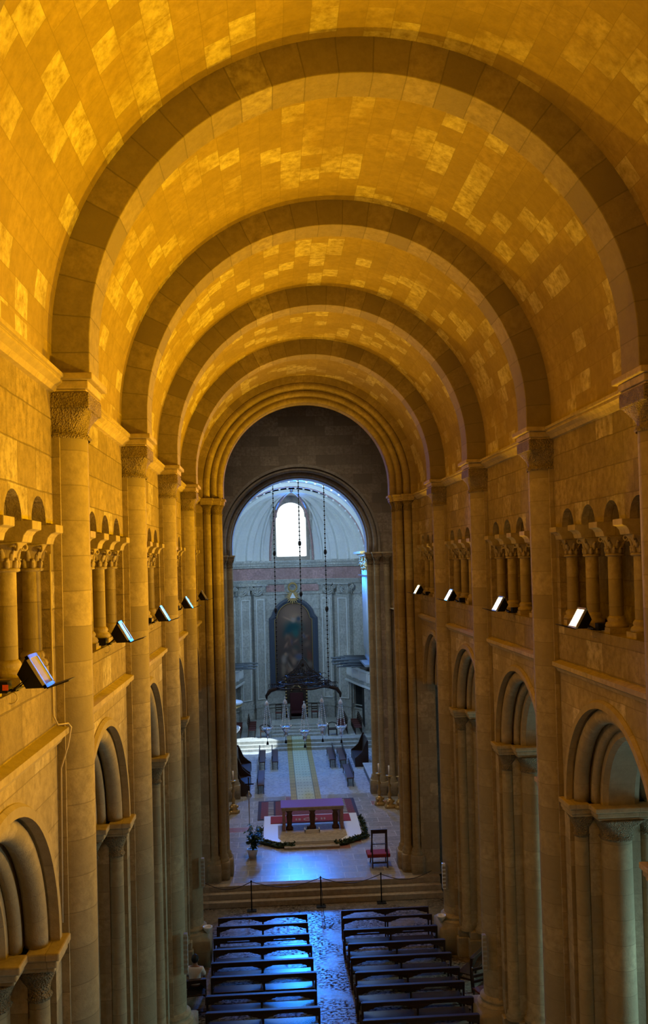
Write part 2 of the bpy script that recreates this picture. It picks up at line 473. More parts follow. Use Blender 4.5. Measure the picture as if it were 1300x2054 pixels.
def arch_panel(g, x, y0, y1, zs, ztop, cy, r, n=28, stilt=0, xf=None):
    zc = zs+stilt
    def outer(t):
        dx, dz = cos(t), sin(t)
        ks = []
        if dx > 1e-9: ks.append((y1-cy)/dx)
        if dx < -1e-9: ks.append((y0-cy)/dx)
        if dz > 1e-9: ks.append((ztop-zc)/dz)
        k = min(ks); return (cy+dx*k, zc+dz*k)
    ts = sorted(set([pi*i/n for i in range(n+1)]+[math.atan2(ztop-zc, y1-cy), math.atan2(ztop-zc, y0-cy)]))
    P = []
    for t in ts:
        P.append((x, cy+r*cos(t), zc+r*sin(t))); a = outer(t); P.append((x, a[0], a[1]))
    fs = [(2*i, 2*i+1, 2*i+3, 2*i+2) for i in range(len(ts)-1)]
    g.add(P, fs)
    if stilt:
        for yy, a, b in ((cy+r, cy+r, y1), (cy-r, y0, cy-r)):
            g.add([(x, a, zs), (x, b, zs), (x, b, zc), (x, a, zc)], [(0, 1, 2, 3)])
ARC_C = 3.05      # arcade arch centre from rib front
ZA = 7.80         # arcade springing (top of abacus)
RA = 2.08
TRI = [-.80, -1.91, -3.02, -4.13]   # gallery arch centres from the next rib front
ZT = 13.07
def q(g, x, y0, y1, z0, z1): g.add([(x, y0, z0), (x, y1, z0), (x, y1, z1), (x, y0, z1)], [(0, 1, 2, 3)])
for s in (-1, 1):
    g = G(); gu = G()
    for k in KS:
        y0, y1 = yr(k)+.33, yr(k+1)+.33
        if k == -2: y0 = Y0
        if k == 3: y1 = Y4+.1
        ca = yr(k)+ARC_C
        ya = yr(k)+.33; yb = yr(k+1)+.33
        arch_panel(g, WX, ya, yb, ZA, 10.25, ca, RA)
        if k == -2: q(g, WX, Y0, ya, ZA, 10.25)
        # above string
        q(gu, WX, y0, y1, 10.25, 11.16)
        ye = yr(k+1)-.24; ys = yr(k+1)-4.70
        q(gu, WX, y0, ys, 11.16, ZT); q(gu, WX, ye, y1, 11.16, ZT)
        q(gu, WX, y0, yr(k+1)+TRI[3]-.555, ZT, 14.0); q(gu, WX, yr(k+1)+TRI[0]+.555, y1, ZT, 14.0)
        for t in TRI:
            c = yr(k+1)+t
            arch_panel(gu, WX, c-.555, c+.555, ZT, 14.0, c, .345, 14)
            gu.grid(lambda a, x: (x, c+.345*cos(a), ZT+.345*sin(a)), [pi*i/14 for i in range(15)], [WX, WX+.75])
            for aa, bb in ((c-.555, c-.345), (c+.345, c+.555)):
                gu.add([(WX, aa, ZT), (WX+.75, aa, ZT), (WX+.75, bb, ZT), (WX, bb, ZT)], [(0, 1, 2, 3)])
        q(gu, WX, y0, y1, 14.0, ZS)
        # jambs and sill of gallery opening, passage behind
        for yy in (ys, ye): gu.add([(WX, yy, 11.16), (WX+.75, yy, 11.16), (WX+.75, yy, ZT), (WX, yy, ZT)], [(0, 1, 2, 3)])
        gu.add([(WX-.0, ys, 11.16), (5.6, ys, 11.16), (5.6, ye, 11.16), (WX, ye, 11.16)], [(0, 1, 2, 3)])
    gu.add([(5.6, Y0, 11.1), (5.6, Y4, 11.1), (5.6, Y4, 14.2), (5.6, Y0, 14.2)], [(0, 1, 2, 3)])
    gu.add([(WX+.75, Y0, 14.0), (5.6, Y0, 14.0), (5.6, Y4, 14.0), (WX+.75, Y4, 14.0)], [(0, 1, 2, 3)])
    gu.add([(WX+.75, Y0, 11.1), (5.6, Y0, 11.1), (5.6, Y4, 11.1), (WX+.75, Y4, 11.1)], [(0, 1, 2, 3)])
    # aisle: outer wall, ceiling
    ga = G()
    q(ga, 9.6, Y0, 46, 0, 10.2)
    ga.add([(WX+.2, Y0, 10.1), (9.6, Y0, 10.1), (9.6, 46, 10.1), (WX+.2, 46, 10.1)], [(0, 1, 2, 3)])
    struct(g.mirror(s).build('wall_'+SIDE[s], 'wall')); struct(gu.mirror(s).build('wall_'+SIDE[s]+'_gallery', 'roughwall'))
    struct(ga.mirror(s).build('wall_'+SIDE[s]+'_aisle', 'pier'))
    # cornice at springing (between engaged columns) and lower string course
    prof = [(WX+.05, 14.82), (WX-.06, 14.84), (WX-.10, 14.90), (WX-.17, 14.95), (WX-.17, 15.0), (WX-.20, 15.01), (WX-.20, 15.06), (WX+.05, 15.06)]
    g = G(); g.prism([(p[0], p[1]) for p in prof], 'xz', Y0, Y4); struct(g.mirror(s).build('trim_%d' % (4+s), 'mould', fix=True))
    prof = [(WX+.05, 10.22), (WX-.05, 10.24), (WX-.08, 10.30), (WX-.14, 10.34), (WX-.14, 10.42), (WX+.05, 10.47)]
    for k in KS:
        ya, yb = yr(k)+.33+.34, yr(k+1)+.33-.34
        g = G(); g.prism(prof, 'xz', ya, yb); struct(g.mirror(s).build('trim_%d' % (20+(k+2)*2+(s > 0)), 'mould', fix=True))

# ------------------------------------------------------------------ transverse arches of the vault
RIBLAB = ['wide plain stone transverse arch spanning the vault, nearest and largest in view', 'second transverse arch of the barrel vault, with dark joints on its face',
          'third transverse arch of the vault, midway down the nave', 'fourth and smallest transverse arch, just before the moulded crossing arch']
for k in (-1, 0, 1, 2, 3):
    g = G(); y = yr(k)
    g.arch([(3.75, y), (4.32, y), (4.32, y+RW), (3.75, y+RW)], 0, ZS+.03, ST-.03, n=64)
    o = g.build('transverse_arch', 'rib', fix=True, bevel=.015)
    lab = RIBLAB[k] if k >= 0 else 'transverse arch behind and above the viewer, outside the view'
    tag(o, lab, 'arch', 'transverse arches of the vault')

# engaged columns carrying them
def engaged_column(s, k, top=ZS):
    yc = yr(k)+RW/2
    lab = {0: 'nearest tall engaged column on the %s wall, thick round shaft with a rough square capital',
           1: 'second tall engaged column from the front on the %s wall', 2: 'third tall engaged column from the front on the %s wall',
           3: 'fourth and farthest engaged column on the %s wall, next to the crossing pier',
           -1: 'tall engaged column on the %s wall beside the viewer'}[k] % SIDE[s]
    t = thing('engaged_column', (s*WX, yc, 0), lab, 'column', 'tall engaged columns of the nave')
    X = -.02   # toward the nave is -s
    r = .37
    def P(g, n, m, **kw): return part(g.mirror(1 if s < 0 else -1), n, m, t, **kw)
    # local: +x toward nave for s<0
    g = G(); g.lathe([(r, 1.12), (r, 14.28)], X+.04, 0, 28, -pi/2-.4, pi/2+.4, caps=False); P(g, 'shaft', 'shaft')
    g = G(); g.box(-.1, .10, -.40, .40, 0.9, 14.3); P(g, 'backing_pilaster', 'pier')
    g = G(); g.lathe([(.62, 0, .9), (.62, .78, .9), (.56, .84, .9), (.56, .86, 0), (.55, .93, 0), (.49, .97, 0), (.44, 1.0), (.47, 1.04), (.47, 1.09), (.40, 1.12), (r, 1.16)], .02, 0, 32); P(g, 'base', 'shaft')
    g = G(); g.lathe([(r+.03, 14.24), (r+.05, 14.27), (r+.02, 14.31), (r, 14.33), (r+.02, 14.42, .2), (r+.05, 14.52, .55), (r+.08, 14.62, .9)], .02, 0, 32, caps=False); P(g, 'capital', 'carved')
    g = G(); g.box(-.1, .50, -.45, .45, 14.62, 14.84); P(g, 'frieze_block', 'carved', bevel=.02)
    g = G(); 
    for (a, z0, z1) in ((.47, 14.84, 14.875), (.50, 14.875, 14.985), (.57, 14.985, 15.075)): g.box(-.1, a, -a+.03, a-.03, z0, z1)
    P(g, 'abacus', 'mould', bevel=.015)
    return t
for k in (-1, 0, 1, 2, 3):
    for s in (-1, 1): engaged_column(s, k)

# ------------------------------------------------------------------ arcade piers and arches
def pier(s, k):
    yc = yr(k)+RW/2
    lab = ('compound arcade pier with nook shafts behind the %s engaged column, %s wall' % (ORD[k], SIDE[s])) if k >= 0 else 'compound arcade pier on the %s side beside the viewer' % SIDE[s]
    t = thing('arcade_pier', (s*WX, yc, 0), lab, 'pier', 'compound piers of the nave arcades')
    # local x: away from nave
    def P(g, n, m, **kw): return part(g.mirror(s), n, m, t, **kw)
    g = G(); g.box(.0, .34, -.70, .70, 0, ZA-.0); g.box(.30, 1.30, -.92, .92, 0, ZA); g.box(1.28, 1.62, -.70, .70, 0, ZA); P(g, 'core', 'pier')
    g = G(); g.box(-.12, .42, -.84, .84, 0, .62); g.box(.2, 1.42, -1.12, 1.12, 0, .62); g.box(1.2, 1.74, -.84, .84, 0, .62)
    g.box(-.08, .38, -.78, .78, .62, .86); g.box(.24, 1.38, -1.05, 1.05, .62, .86); P(g, 'plinth', 'pier', bevel=.03)
    for e in (-1, 1):
        # big half column on the opening side
        g = G(); g.lathe([(.40, .86), (.40, .95), (.34, 1.0), (.36, 1.06), (.31, 1.12), (.29, 7.12)], .80, e*.98, 24, caps=False); P(g, 'half_column', 'shaft')
        g = G(); g.lathe([(.31, 7.10), (.33, 7.14), (.30, 7.18), (.31, 7.26, .15), (.37, 7.38, .45), (.44, 7.50, .85), (.46, 7.54, 1)], .80, e*.98, 28); P(g, 'half_column_capital', 'carved')
        g = G()
        for (a, z0, z1) in ((.48, 7.54, 7.60), (.52, 7.60, 7.70), (.57, 7.70, ZA)):
            g.box(.80-a, .80+a, min(e*.70, e*(.98+a-.06)), max(e*.70, e*(.98+a-.06)), z0, z1)
        P(g, 'half_column_abacus', 'mould', bevel=.02)
        for xx, nm in ((.19, 'nook_shaft'), (1.42, 'aisle_nook_shaft')):
            g = G(); g.lathe([(.21, .86), (.21, .93), (.17, .97), (.19, 1.03), (.15, 1.08), (.135, 7.14)], xx, e*.81, 16, caps=False); P(g, nm, 'shaft')
            g = G(); g.lathe([(.15, 7.12), (.17, 7.16), (.14, 7.20), (.15, 7.30, .2), (.22, 7.46, .7), (.25, 7.54, 1)], xx, e*.81, 20); P(g, nm+'_capital', 'carved')
            g = G()
            for (a, z0, z1) in ((.27, 7.54, 7.60), (.30, 7.60, 7.70), (.34, 7.70, ZA)):
                g.box(xx-a, xx+a, min(e*.5, e*(.81+a)), max(e*.5, e*(.81+a)), z0, z1)
            P(g, nm+'_abacus', 'mould', bevel=.02)
    return t
for k in (-1, 0, 1, 2, 3):
    for s in (-1, 1): pier(s, k)
def roll(r, d, rr, n=8, a0=0, a1=2*pi):
    return [(r+rr*cos(a0+(a1-a0)*i/n), d+rr*sin(a0+(a1-a0)*i/n)) for i in range(n)]
def arcade_arch(s, k):
    yc = yr(k)+ARC_C
    lab = {-1: 'nearest round arch of the %s arcade, partly cut by the picture edge', 0: 'second round arch of the %s arcade, between its nearest and second engaged columns',
           1: 'third round arch of the %s arcade, between its second and third engaged columns', 2: 'fourth round arch of the %s arcade, between its third and fourth engaged columns',
           3: 'fifth and farthest round arch of the %s arcade beside the crossing'}[k] % SIDE[s]
    t = thing('arcade_arch', (s*WX, yc, ZA), lab, 'arch', 'moulded arches of the nave arcades')
    def P(g, n, m, **kw): return part(g.mirror(s), n, m, t, **kw)
    g = G(); g.arch([(2.05, -.07), (2.16, -.07), (2.20, -.02), (2.20, .05), (2.05, .05)], 0, 0, 0, 'yz', n=36); P(g, 'hood_mould', 'mould', fix=True)
    g = G(); g.arch([(2.06, -.02), (2.09, .34), (2.3, .36), (2.3, .02)], 0, 0, 0, 'yz', n=36, closed=True); P(g, 'outer_order', 'arch', fix=True)
    g = G(); g.arch(roll(1.93, .19, .145, 12), 0, 0, 0, 'yz', n=36, smooth=True); P(g, 'outer_roll', 'arch', fix=True)
    g = G(); g.arch([(1.80, .34), (2.3, .34), (2.3, 1.28), (1.80, 1.28)], 0, 0, 0, 'yz', n=36); P(g, 'middle_order', 'arch', fix=True)
    g = G(); g.arch([(1.50, .56), (1.50, 1.06), (1.55, 1.16), (1.82, 1.16), (1.82, .46), (1.55, .46)], 0, 0, 0, 'yz', n=36); P(g, 'inner_order', 'arch', fix=True)
    g = G(); g.arch(roll(1.74, .40, .085, 10), 0, 0, 0, 'yz', n=36, smooth=True); P(g, 'inner_roll', 'arch', fix=True)
    g = G(); g.arch(roll(1.93, 1.42, .145, 10), 0, 0, 0, 'yz', n=30, smooth=True); P(g, 'aisle_roll', 'arch', fix=True)
    g = G(); g.arch([(2.06, 1.26), (2.9, 1.26), (2.9, 1.66), (2.06, 1.66)], 0, 0, 0, 'yz', n=24); P(g, 'aisle_order', 'arch', fix=True)
    return t
for k in (-1, 0, 1, 2, 3):
    for s in (-1, 1): arcade_arch(s, k)

# ------------------------------------------------------------------ gallery colonnettes
def leaf_capital():
    g = G()
    g.lathe([(.135, 0), (.16, .012), (.16, .035), (.13, .05)], 0, 0, 20)
    g.lathe([(.125, .04), (.13, .12, .0), (.15, .22, .15), (.19, .31, .5), (.21, .345, .9)], 0, 0, 24)
    for i in range(8):
        a = 2*pi*i/8+pi/8
        for tier, (z0, z1, ro) in enumerate(((.05, .17, .150), (.14, .28, .175))):
            aa = a+(pi/8 if tier else 0)
            pts = [(.125*cos(aa), .125*sin(aa), z0), (.14*cos(aa), .14*sin(aa), (z0+z1)/2), (ro*.95*cos(aa), ro*.95*sin(aa), z1-.01), (ro*1.16*cos(aa), ro*1.16*sin(aa), z1-.03)]
            g.tube(pts, [.036, .034, .024, .010], 6)
    for i in range(4):
        a = pi/4+i*pi/2
        c = Vector((.235*cos(a), .235*sin(a), .285))
        pts = []
        for j in range(9):
            b = j/8*1.6*pi; r = .05*(1-j/11)
            pts.append(c+Vector((cos(a), sin(a), 0))*(r*sin(b)*1)+Vector((0, 0, 1))*(r*cos(b)))
        g.tube([(.14*cos(a), .14*sin(a), .17), (.2*cos(a), .2*sin(a), .30)]+pts, .017, 6)
    return g
def colonnette(label):
    t = thing('gallery_colonnette', (0, 0, 0), label, 'column', 'slender colonnettes of the gallery openings')
    g = G(); g.lathe([(.122, .30), (.115, 1.33)], 0, 0, 20, caps=False); part(g, 'shaft', 'shaft', t)
    g = G(); g.box(-.2, .2, -.2, .2, 0, .10); g.lathe([(.19, .10), (.20, .14), (.18, .18), (.145, .20), (.16, .235), (.15, .265), (.12, .30)], 0, 0, 20); part(g, 'base', 'cap', t)
    g = leaf_capital(); g.shift((0, 0, 1.32)); part(g, 'capital', 'cap', t)
    return t
proto = None
for s in (-1, 1):
    for k in (-1, 0, 1, 2, 3):
        for j in range(5):
            y = yr(k+1)-.245-1.11*j + (.0 if j else -.0)
            if j == 4: y = yr(k+1)-4.685+.0
            y = yr(k+1)+TRI[0]+.555-1.11*j
            if j == 0: y -= .0
            if k == 3 and j == 0: pass
            wh = ORD[4-j]
            bay = {-1: 'nearest', 0: 'second', 1: 'third', 2: 'fourth', 3: 'farthest'}[k]
            # how near the column stands: j=4 is nearest the viewer
            lab = 'slender colonnette, %s within the %s gallery opening of the %s wall' % (wh, bay, SIDE[s])
            if proto is None: proto = colonnette(lab); o = proto; o.location = (s*4.50, y, 11.16)
            else: o = dup(proto, (s*4.50, y, 11.16), lab)
            # abacus block laid on it: runs back through the wall
            pass
def abacus_mesh():
    g = G()
    pr = [(-.34, .25), (-.34, .15), (-.28, .13), (-.24, .08), (-.22, 0), (.50, 0), (.50, .25)]
    g.prism(pr, 'xz', -.20, .20)
    return g
ab = None
for s in (-1, 1):
    for k in (-1, 0, 1, 2, 3):
        for j in range(5):
            y = yr(k+1)+TRI[0]+.555-1.11*j
            bay = {-1: 'nearest', 0: 'second', 1: 'third', 2: 'fourth', 3: 'farthest'}[k]
            lab = 'abacus block on the %s colonnette of the %s gallery opening, %s wall' % (ORD[4-j], bay, SIDE[s])
            if ab is None:
                ab = abacus_mesh().build('abacus_block', 'mould', fix=True, bevel=.008); o = ab
            else: o = ab.copy(); C.objects.link(o)
            o.location = (s*4.47, y, 12.825); o.scale = (1, 1, 1); o.rotation_euler.z = 0 if s > 0 else pi
            tag(o, lab, 'capital block', 'abacus blocks over the gallery colonnettes')

# ------------------------------------------------------------------ floodlights on the gallery sills
def floodlight(s, y, lit, label):
    x = s*3.93; z = 11.40
    t = thing('floodlight', (x, y, z), label, 'floodlight', 'lit floodlights on the right gallery' if lit else 'unlit floodlights on the left gallery')
    n = Vector((-s*.86, -.06 if lit else 0, .51)).normalized(); w_ = Vector((0, 0, 1)).cross(n).normalized(); up = n.cross(w_).normalized()
    def fr(a, h, d): return w_*a + up*h + n*d
    g = G()
    fr_ = [fr(a*.17, h*.19, .02) for a, h in ((-1, -1), (1, -1), (1, 1), (-1, 1))]
    bk = [fr(a*.10, h*.09, -.17) for a, h in ((-1, -1), (1, -1), (1, 1), (-1, 1))]
    g.add(fr_+bk, [(0, 1, 2, 3), (7, 6, 5, 4), (0, 4, 5, 1), (1, 5, 6, 2), (2, 6, 7, 3), (3, 7, 4, 0)]); part(g, 'housing', 'black', t, fix=True)
    g = G()
    for a0, a1, h0, h1 in ((-.18, .18, .16, .20), (-.18, .18, -.20, -.16), (-.18, -.14, -.2, .2), (.14, .18, -.2, .2)):
        P = [fr(a, h, d) for d in (.015, .05) for a, h in ((a0, h0), (a1, h0), (a1, h1), (a0, h1))]
        g.add(P, [(0, 1, 2, 3), (7, 6, 5, 4), (0, 4, 5, 1), (1, 5, 6, 2), (2, 6, 7, 3), (3, 7, 4, 0)])
    part(g, 'front_frame', 'silver', t, fix=True)
    g = G()
    P = [fr(a, h, d) for d in (.025, .042) for a, h in ((-.145, -.165), (.145, -.165), (.145, .165), (-.145, .165))]
    g.add(P, [(0, 1, 2, 3), (7, 6, 5, 4), (0, 4, 5, 1), (1, 5, 6, 2), (2, 6, 7, 3), (3, 7, 4, 0)])
    part(g, 'glass', 'lampglass' if lit else 'glassoff', t, fix=True)
    # hinged visor along the lower edge
    g = G(); a = fr(0, -.20, .04); b = a+(Vector((-s*.95, 0, .30)))*.24
    P = [a-w_*.18, a+w_*.18, b+w_*.16, b-w_*.16]; P += [p-Vector((0, 0, .012)) for p in P]
    g.add(P, [(0, 1, 2, 3), (7, 6, 5, 4), (0, 4, 5, 1), (1, 5, 6, 2), (2, 6, 7, 3), (3, 7, 4, 0)]); part(g, 'visor', 'black', t, fix=True)
    g = G(); 
    for e in (-1, 1): g.bar(fr(e*.12, 0, -.08), Vector((s*.22, e*.12, -.16)), .03, .012)
    g.bar((s*.22, -.14, -.17), (s*.22, .14, -.17), .05, .02); g.bar((s*.20, 0, -.18), (s*.52, 0, -.22), .06, .03)
    part(g, 'yoke_bracket', 'black', t)
    g = G(); g.box(min(s*.26, s*.42), max(s*.26, s*.42), -.22, -.06, -.19, -.07); jb = part(g, 'junction_box', 'black', t)
    if not lit and y < 12:
        g = G(); g.box(.28*s-.03, .28*s+.03, -.225, -.221, -.16, -.10); part(g, 'orange_label', 'orange', jb)
    g = G(); pts = [Vector((s*(.30+.07*sin(i/10*2*pi)), .05, -.21+.065*(cos(i/10*2*pi)-1))) for i in range(11)]; g.tube(pts, .007, 6); part(g, 'cable_loop', 'cable', t)
    if lit:
        area('floodlight_light', Vector((x, y, z))+n*.07, (-s*.86, -.28, .42), .3, .28, LAMP_POWER, LAMP_COL, 140)
    return t
for i, y in enumerate(LAMP_Y):
    lit_l = ['glowing floodlight on the right gallery sill behind the viewer', 'glowing floodlight on the right gallery sill beside the viewer', 'nearest and largest glowing floodlight on the right gallery sill', 'second glowing floodlight from the viewer on the right gallery sill', 'third glowing floodlight from the viewer on the right gallery sill', 'farthest, smallest glowing floodlight on the right gallery sill'][i]
    off_l = ['', 'nearest unlit black floodlight, with an orange label on its box, on the left gallery sill', 'second unlit silver-framed floodlight on the left gallery sill', 'third unlit floodlight from the viewer on the left gallery sill', 'fourth unlit floodlight from the viewer on the left gallery sill', 'farthest, smallest unlit floodlight on the left gallery sill'][i]
    floodlight(1, y, True, lit_l)
    if i: floodlight(-1, y, False, off_l)

# pale cable running down by the nearest left column
g = G(); g.tube([(-4.235, 11.72, 12.7), (-4.23, 11.74, 10.62), (-4.18, 11.77, 10.50), (-4.07, 11.85, 10.50), (-4.05, 11.92, 10.44), (-4.10, 11.95, 10.2), (-4.20, 11.97, 9.9), (-4.22, 11.97, 7.9)], .013, 6)
tag(g.build('power_cable', 'cable'), 'pale cable stapled down the wall beside the nearest left engaged column', 'cable')

# ------------------------------------------------------------------ crossing arch and its piers
t = thing('crossing_arch', (0, Y4, ZS), 'yellow lit moulded arch of several orders opening from nave to crossing', 'arch')
g = G(); g.arch([(3.98, .0), (4.35, 0), (4.35, 1.5), (3.98, 1.5)], 0, 0, ST, n=56); part(g, 'outer_order', 'arch', t, fix=True)
g = G(); g.arch(roll(3.86, .14, .13, 12), 0, 0, ST+.02, n=56, smooth=True); part(g, 'outer_roll', 'arch', t, fix=True)
g = G(); g.arch([(3.72, .24), (4.05, .24), (4.05, 1.4), (3.72, 1.4)], 0, 0, ST+.02, n=56); part(g, 'middle_order', 'arch', t, fix=True)
g = G(); g.arch(roll(3.60, .38, .12, 12), 0, 0, ST+.03, n=56, smooth=True); part(g, 'middle_roll', 'arch', t, fix=True)
g = G(); g.arch([(3.47, .48), (3.8, .48), (3.8, 1.3), (3.47, 1.3)], 0, 0, ST+.04, n=56); part(g, 'inner_order', 'arch', t, fix=True)
g = G(); g.arch(roll(3.38, .62, .13, 12), 0, 0, ST+.05, n=56, smooth=True); part(g, 'inner_roll', 'arch', t, fix=True)
g = G(); g.arch([(3.24, .70), (3.6, .70), (3.6, 1.2), (3.24, 1.2)], 0, 0, ST+.06, n=56); part(g, 'soffit_order', 'arch', t, fix=True)
def cluster(name, s, shafts, cores, ztop, caph, zb, label, group, abx=.12, plinth=.6, mat='shaft', cmat='pier'):
    t = thing(name, (s*shafts[0][0], shafts[0][1], 0), label, 'pier', group)
    ox, oy = s*shafts[0][0], shafts[0][1]
    def P(g, n, m, **kw):
        g.mirror(s); g.shift((-ox, -oy, 0)); return part(g, n, m, t, **kw)
    g = G()
    for c in cores: g.box(c[0], c[1], c[2], c[3], 0, ztop)
    P(g, 'core', cmat)
    for (x, y, r) in shafts:
        g = G(); g.lathe([(r*1.5, zb), (r*1.55, zb+.08), (r*1.25, zb+.14), (r*1.35, zb+.2), (r*1.05, zb+.27), (r, zb+.3), (r, ztop-caph)], x, y, 18, caps=False); P(g, 'shaft', mat)
        g = G(); g.lathe([(r*1.7, zb-plinth, .95), (r*1.7, zb-.04, .95), (r*1.5, zb, .9)], x, y, 16); P(g, 'plinth', cmat)
        g = G(); g.lathe([(r*1.05, ztop-caph), (r*1.15, ztop-caph+.03), (r, ztop-caph+.07), (r*1.1, ztop-caph*.62, .3), (r*1.45, ztop-.24, .9)], x, y, 18); P(g, 'capital', 'carved')
        g = G()
        for a, z0, z1 in ((r*1.45, ztop-.24, ztop-.18), (r*1.55, ztop-.18, ztop-.08), (r*1.8, ztop-.08, ztop+.01)): g.box(x-a, x+a, y-a, y+a, z0, z1)
        P(g, 'abacus', 'mould', bevel=.012)
    return t
for s in (-1, 1):
    cluster('crossing_pier', s, [(3.86, Y4+.14, .15), (3.55, Y4+.42, .15), (3.50, Y4+.85, .19)], [(4.0, 4.7, Y4, Y4+1.6), (3.72, 4.7, Y4+.24, Y4+1.5), (3.62, 4.7, Y4+.5, Y4+1.4)],
            ZS, .62, 1.25, 'clustered %s crossing pier, yellow lit at the top, beside the sanctuary steps' % SIDE[s], 'clustered piers of the crossing', plinth=.8)
# enclosure of the crossing and lantern
g = G()
for s in (-1, 1):
    g.grid(lambda y, z: (s*12, y, z), [35.6, 46], [0, 20.2])
    g.grid(lambda x, z: (x, 35.7, z), [s*4.3, s*12], [0, 20.2])
    g.grid(lambda x, y: (x, y, 20.2), [s*4.8, s*12], [35.6, 46.2])
    g.grid(lambda y, z: (s*4.8, y, z), [35.6, 46.2], [20.2, 24.0])
g.grid(lambda x, z: (x, 35.7, z), [-4.8, 4.8], [19.5, 24.0])
g.grid(lambda x, y: (x, y, 24.0), [-4.9, 4.9], [35.6, 46.2])
struct(g.build('wall_crossing', 'dark'))
# wall over the choir arch
YC = 45.7; ZC = 12.96; SC = .44
g = G()
def pan(g, y, x0, x1, zs, ztop, r, n=48, stilt=0):
    h = G(); arch_panel(h, y, x0, x1, zs, ztop, 0, r, n, stilt)
    h.v = [(b, a, c) for a, b, c in h.v]; g.add(h.v, h.f)
pan(g, YC, -12, 12, ZC, 24.0, 4.02, stilt=SC)
for s in (-1, 1): g.add([(s*4.02, YC, 0), (s*12, YC, 0), (s*12, YC, ZC), (s*4.02, YC, ZC)], [(0, 1, 2, 3)])
struct(g.build('wall_front', 'dark'))
t = thing('choir_arch', (0, YC, ZC), 'grey moulded round arch framing the bright choir and apse', 'arch')
g = G(); g.arch([(4.0, -.06), (4.12, -.06), (4.14, .02), (4.0, .06)], 0, 0, SC, n=56); part(g, 'hood_mould', 'greyst', t, fix=True)
g = G(); g.arch(roll(3.88, .10, .12, 12), 0, 0, SC, n=56, smooth=True); part(g, 'outer_roll', 'greyst', t, fix=True)
g = G(); g.arch([(3.74, .2), (4.1, .2), (4.1, 1.6), (3.74, 1.6)], 0, 0, SC, n=56); part(g, 'outer_order', 'greyst', t, fix=True)
g = G(); g.arch(roll(3.64, .32, .11, 12), 0, 0, SC, n=56, smooth=True); part(g, 'inner_roll', 'greyst', t, fix=True)
g = G(); g.arch([(3.46, .42), (3.8, .42), (3.8, 1.5), (3.46, 1.5)], 0, 0, SC, n=56); part(g, 'inner_order', 'greyst', t, fix=True)
for s in (-1, 1):
    cluster('choir_pier', s, [(3.62, YC+.55, .17), (3.93, YC+.1, .16), (4.42, YC-.12, .15)], [(3.7, 5.2, YC+.42, YC+1.7), (3.95, 5.2, YC+.15, YC+1.0), (4.25, 5.2, YC-.05, YC+.3)],
            ZC, .62, 1.3, 'clustered grey shafts of the %s choir pier carrying the choir arch' % SIDE[s], 'clustered piers of the choir', plinth=.7)

# ------------------------------------------------------------------ choir and apse
AX, AYC, AB = 5.3, 62.3, 4.7
def ye(x): return AYC+AB*sqrt(max(0, 1-(x/AX)**2))
ZK = 12.72
g = G()
for s in (-1, 1): g.grid(lambda y, z: (s*AX, y, z), [47.2, 52, 57, AYC], [.5, 5, 9, ZK])
g.grid(lambda t_, z: (AX*cos(t_), AYC+AB*sin(t_), z), [pi*i/48 for i in range(49)], [.5, 4, 8, ZK], lambda t_, z: (t_*5, z), True)
struct(g.build('wall_apse', 'apse'))
g = G(); g.grid(lambda a, y: (AX*cos(a), y, ZK+AX*sin(a)), [pi*i/36 for i in range(37)], frange(47.0, AYC, 6), None, True)
struct(g.build('ceiling_choir', 'conch'))
g = G()
for s in (-1, 1): g.add([(s*AX, 47.2, 0), (s*4.0, 47.2, 0), (s*4.0, 47.2, 13), (s*AX, 47.2, 13)], [(0, 1, 2, 3)])
pan(g, 47.2, -5.3, 5.3, ZC, 18.1, 3.8, stilt=SC)
struct(g.build('wall_choir_inner', 'apse'))
# conch with window tunnel
HZ = 4.92
WR, WZS = 1.40, 16.15     # half width and springing of the surround
def in_win(x, z): return abs(x) < WR and z < WZS+sqrt(max(0, WR*WR-x*x))
def dome_pt(x, z):
    k = 1-(x/AX)**2-((z-ZK)/HZ)**2
    return AYC+AB*sqrt(max(0, k))
g = G()
# front view grid in (x,z): clean cut around the window, dome drawn as rings outside it
def domeP(t_, p): return (AX*cos(t_)*cos(p), AYC+AB*sin(t_)*cos(p), ZK+HZ*sin(p))
nt_, np_ = 180, 90
P = [[domeP(pi*i/nt_, pi/2*j/np_) for i in range(nt_+1)] for j in range(np_+1)]
vid = {}; vs = []; fs = []
for j in range(np_):
    for i in range(nt_):
        cs = [(j, i), (j, i+1), (j+1, i+1), (j+1, i)]
        cx = sum(P[a][b][0] for a, b in cs)/4; cz = sum(P[a][b][2] for a, b in cs)/4
        if in_win(cx, cz): continue
        f = []
        for c_ in cs:
            if c_ not in vid: vid[c_] = len(vs); vs.append(P[c_[0]][c_[1]])
            f.append(vid[c_])
        fs.append(f)
g.add(vs, fs, None, True); struct(g.build('ceiling_apse', 'conch'))
# window surround: tunnel between conch and glass
outl = [(-WR, ZK)]+[(-WR, z) for z in frange(ZK+.3, WZS, 8)]+[(WR*cos(a), WZS+WR*sin(a)) for a in [pi-pi*i/24 for i in range(1, 24)]]+[(WR, z) for z in frange(WZS, ZK+.3, 8)]+[(WR, ZK)]
g = G(); n = len(outl)
vs = [(x, min(dome_pt(x, z), 66.9)-.06, z) for x, z in outl]+[(x, 67.1, z) for x, z in outl]
g.add(vs, [(i, i+1, n+i+1, n+i) for i in range(n-1)])
tr = g
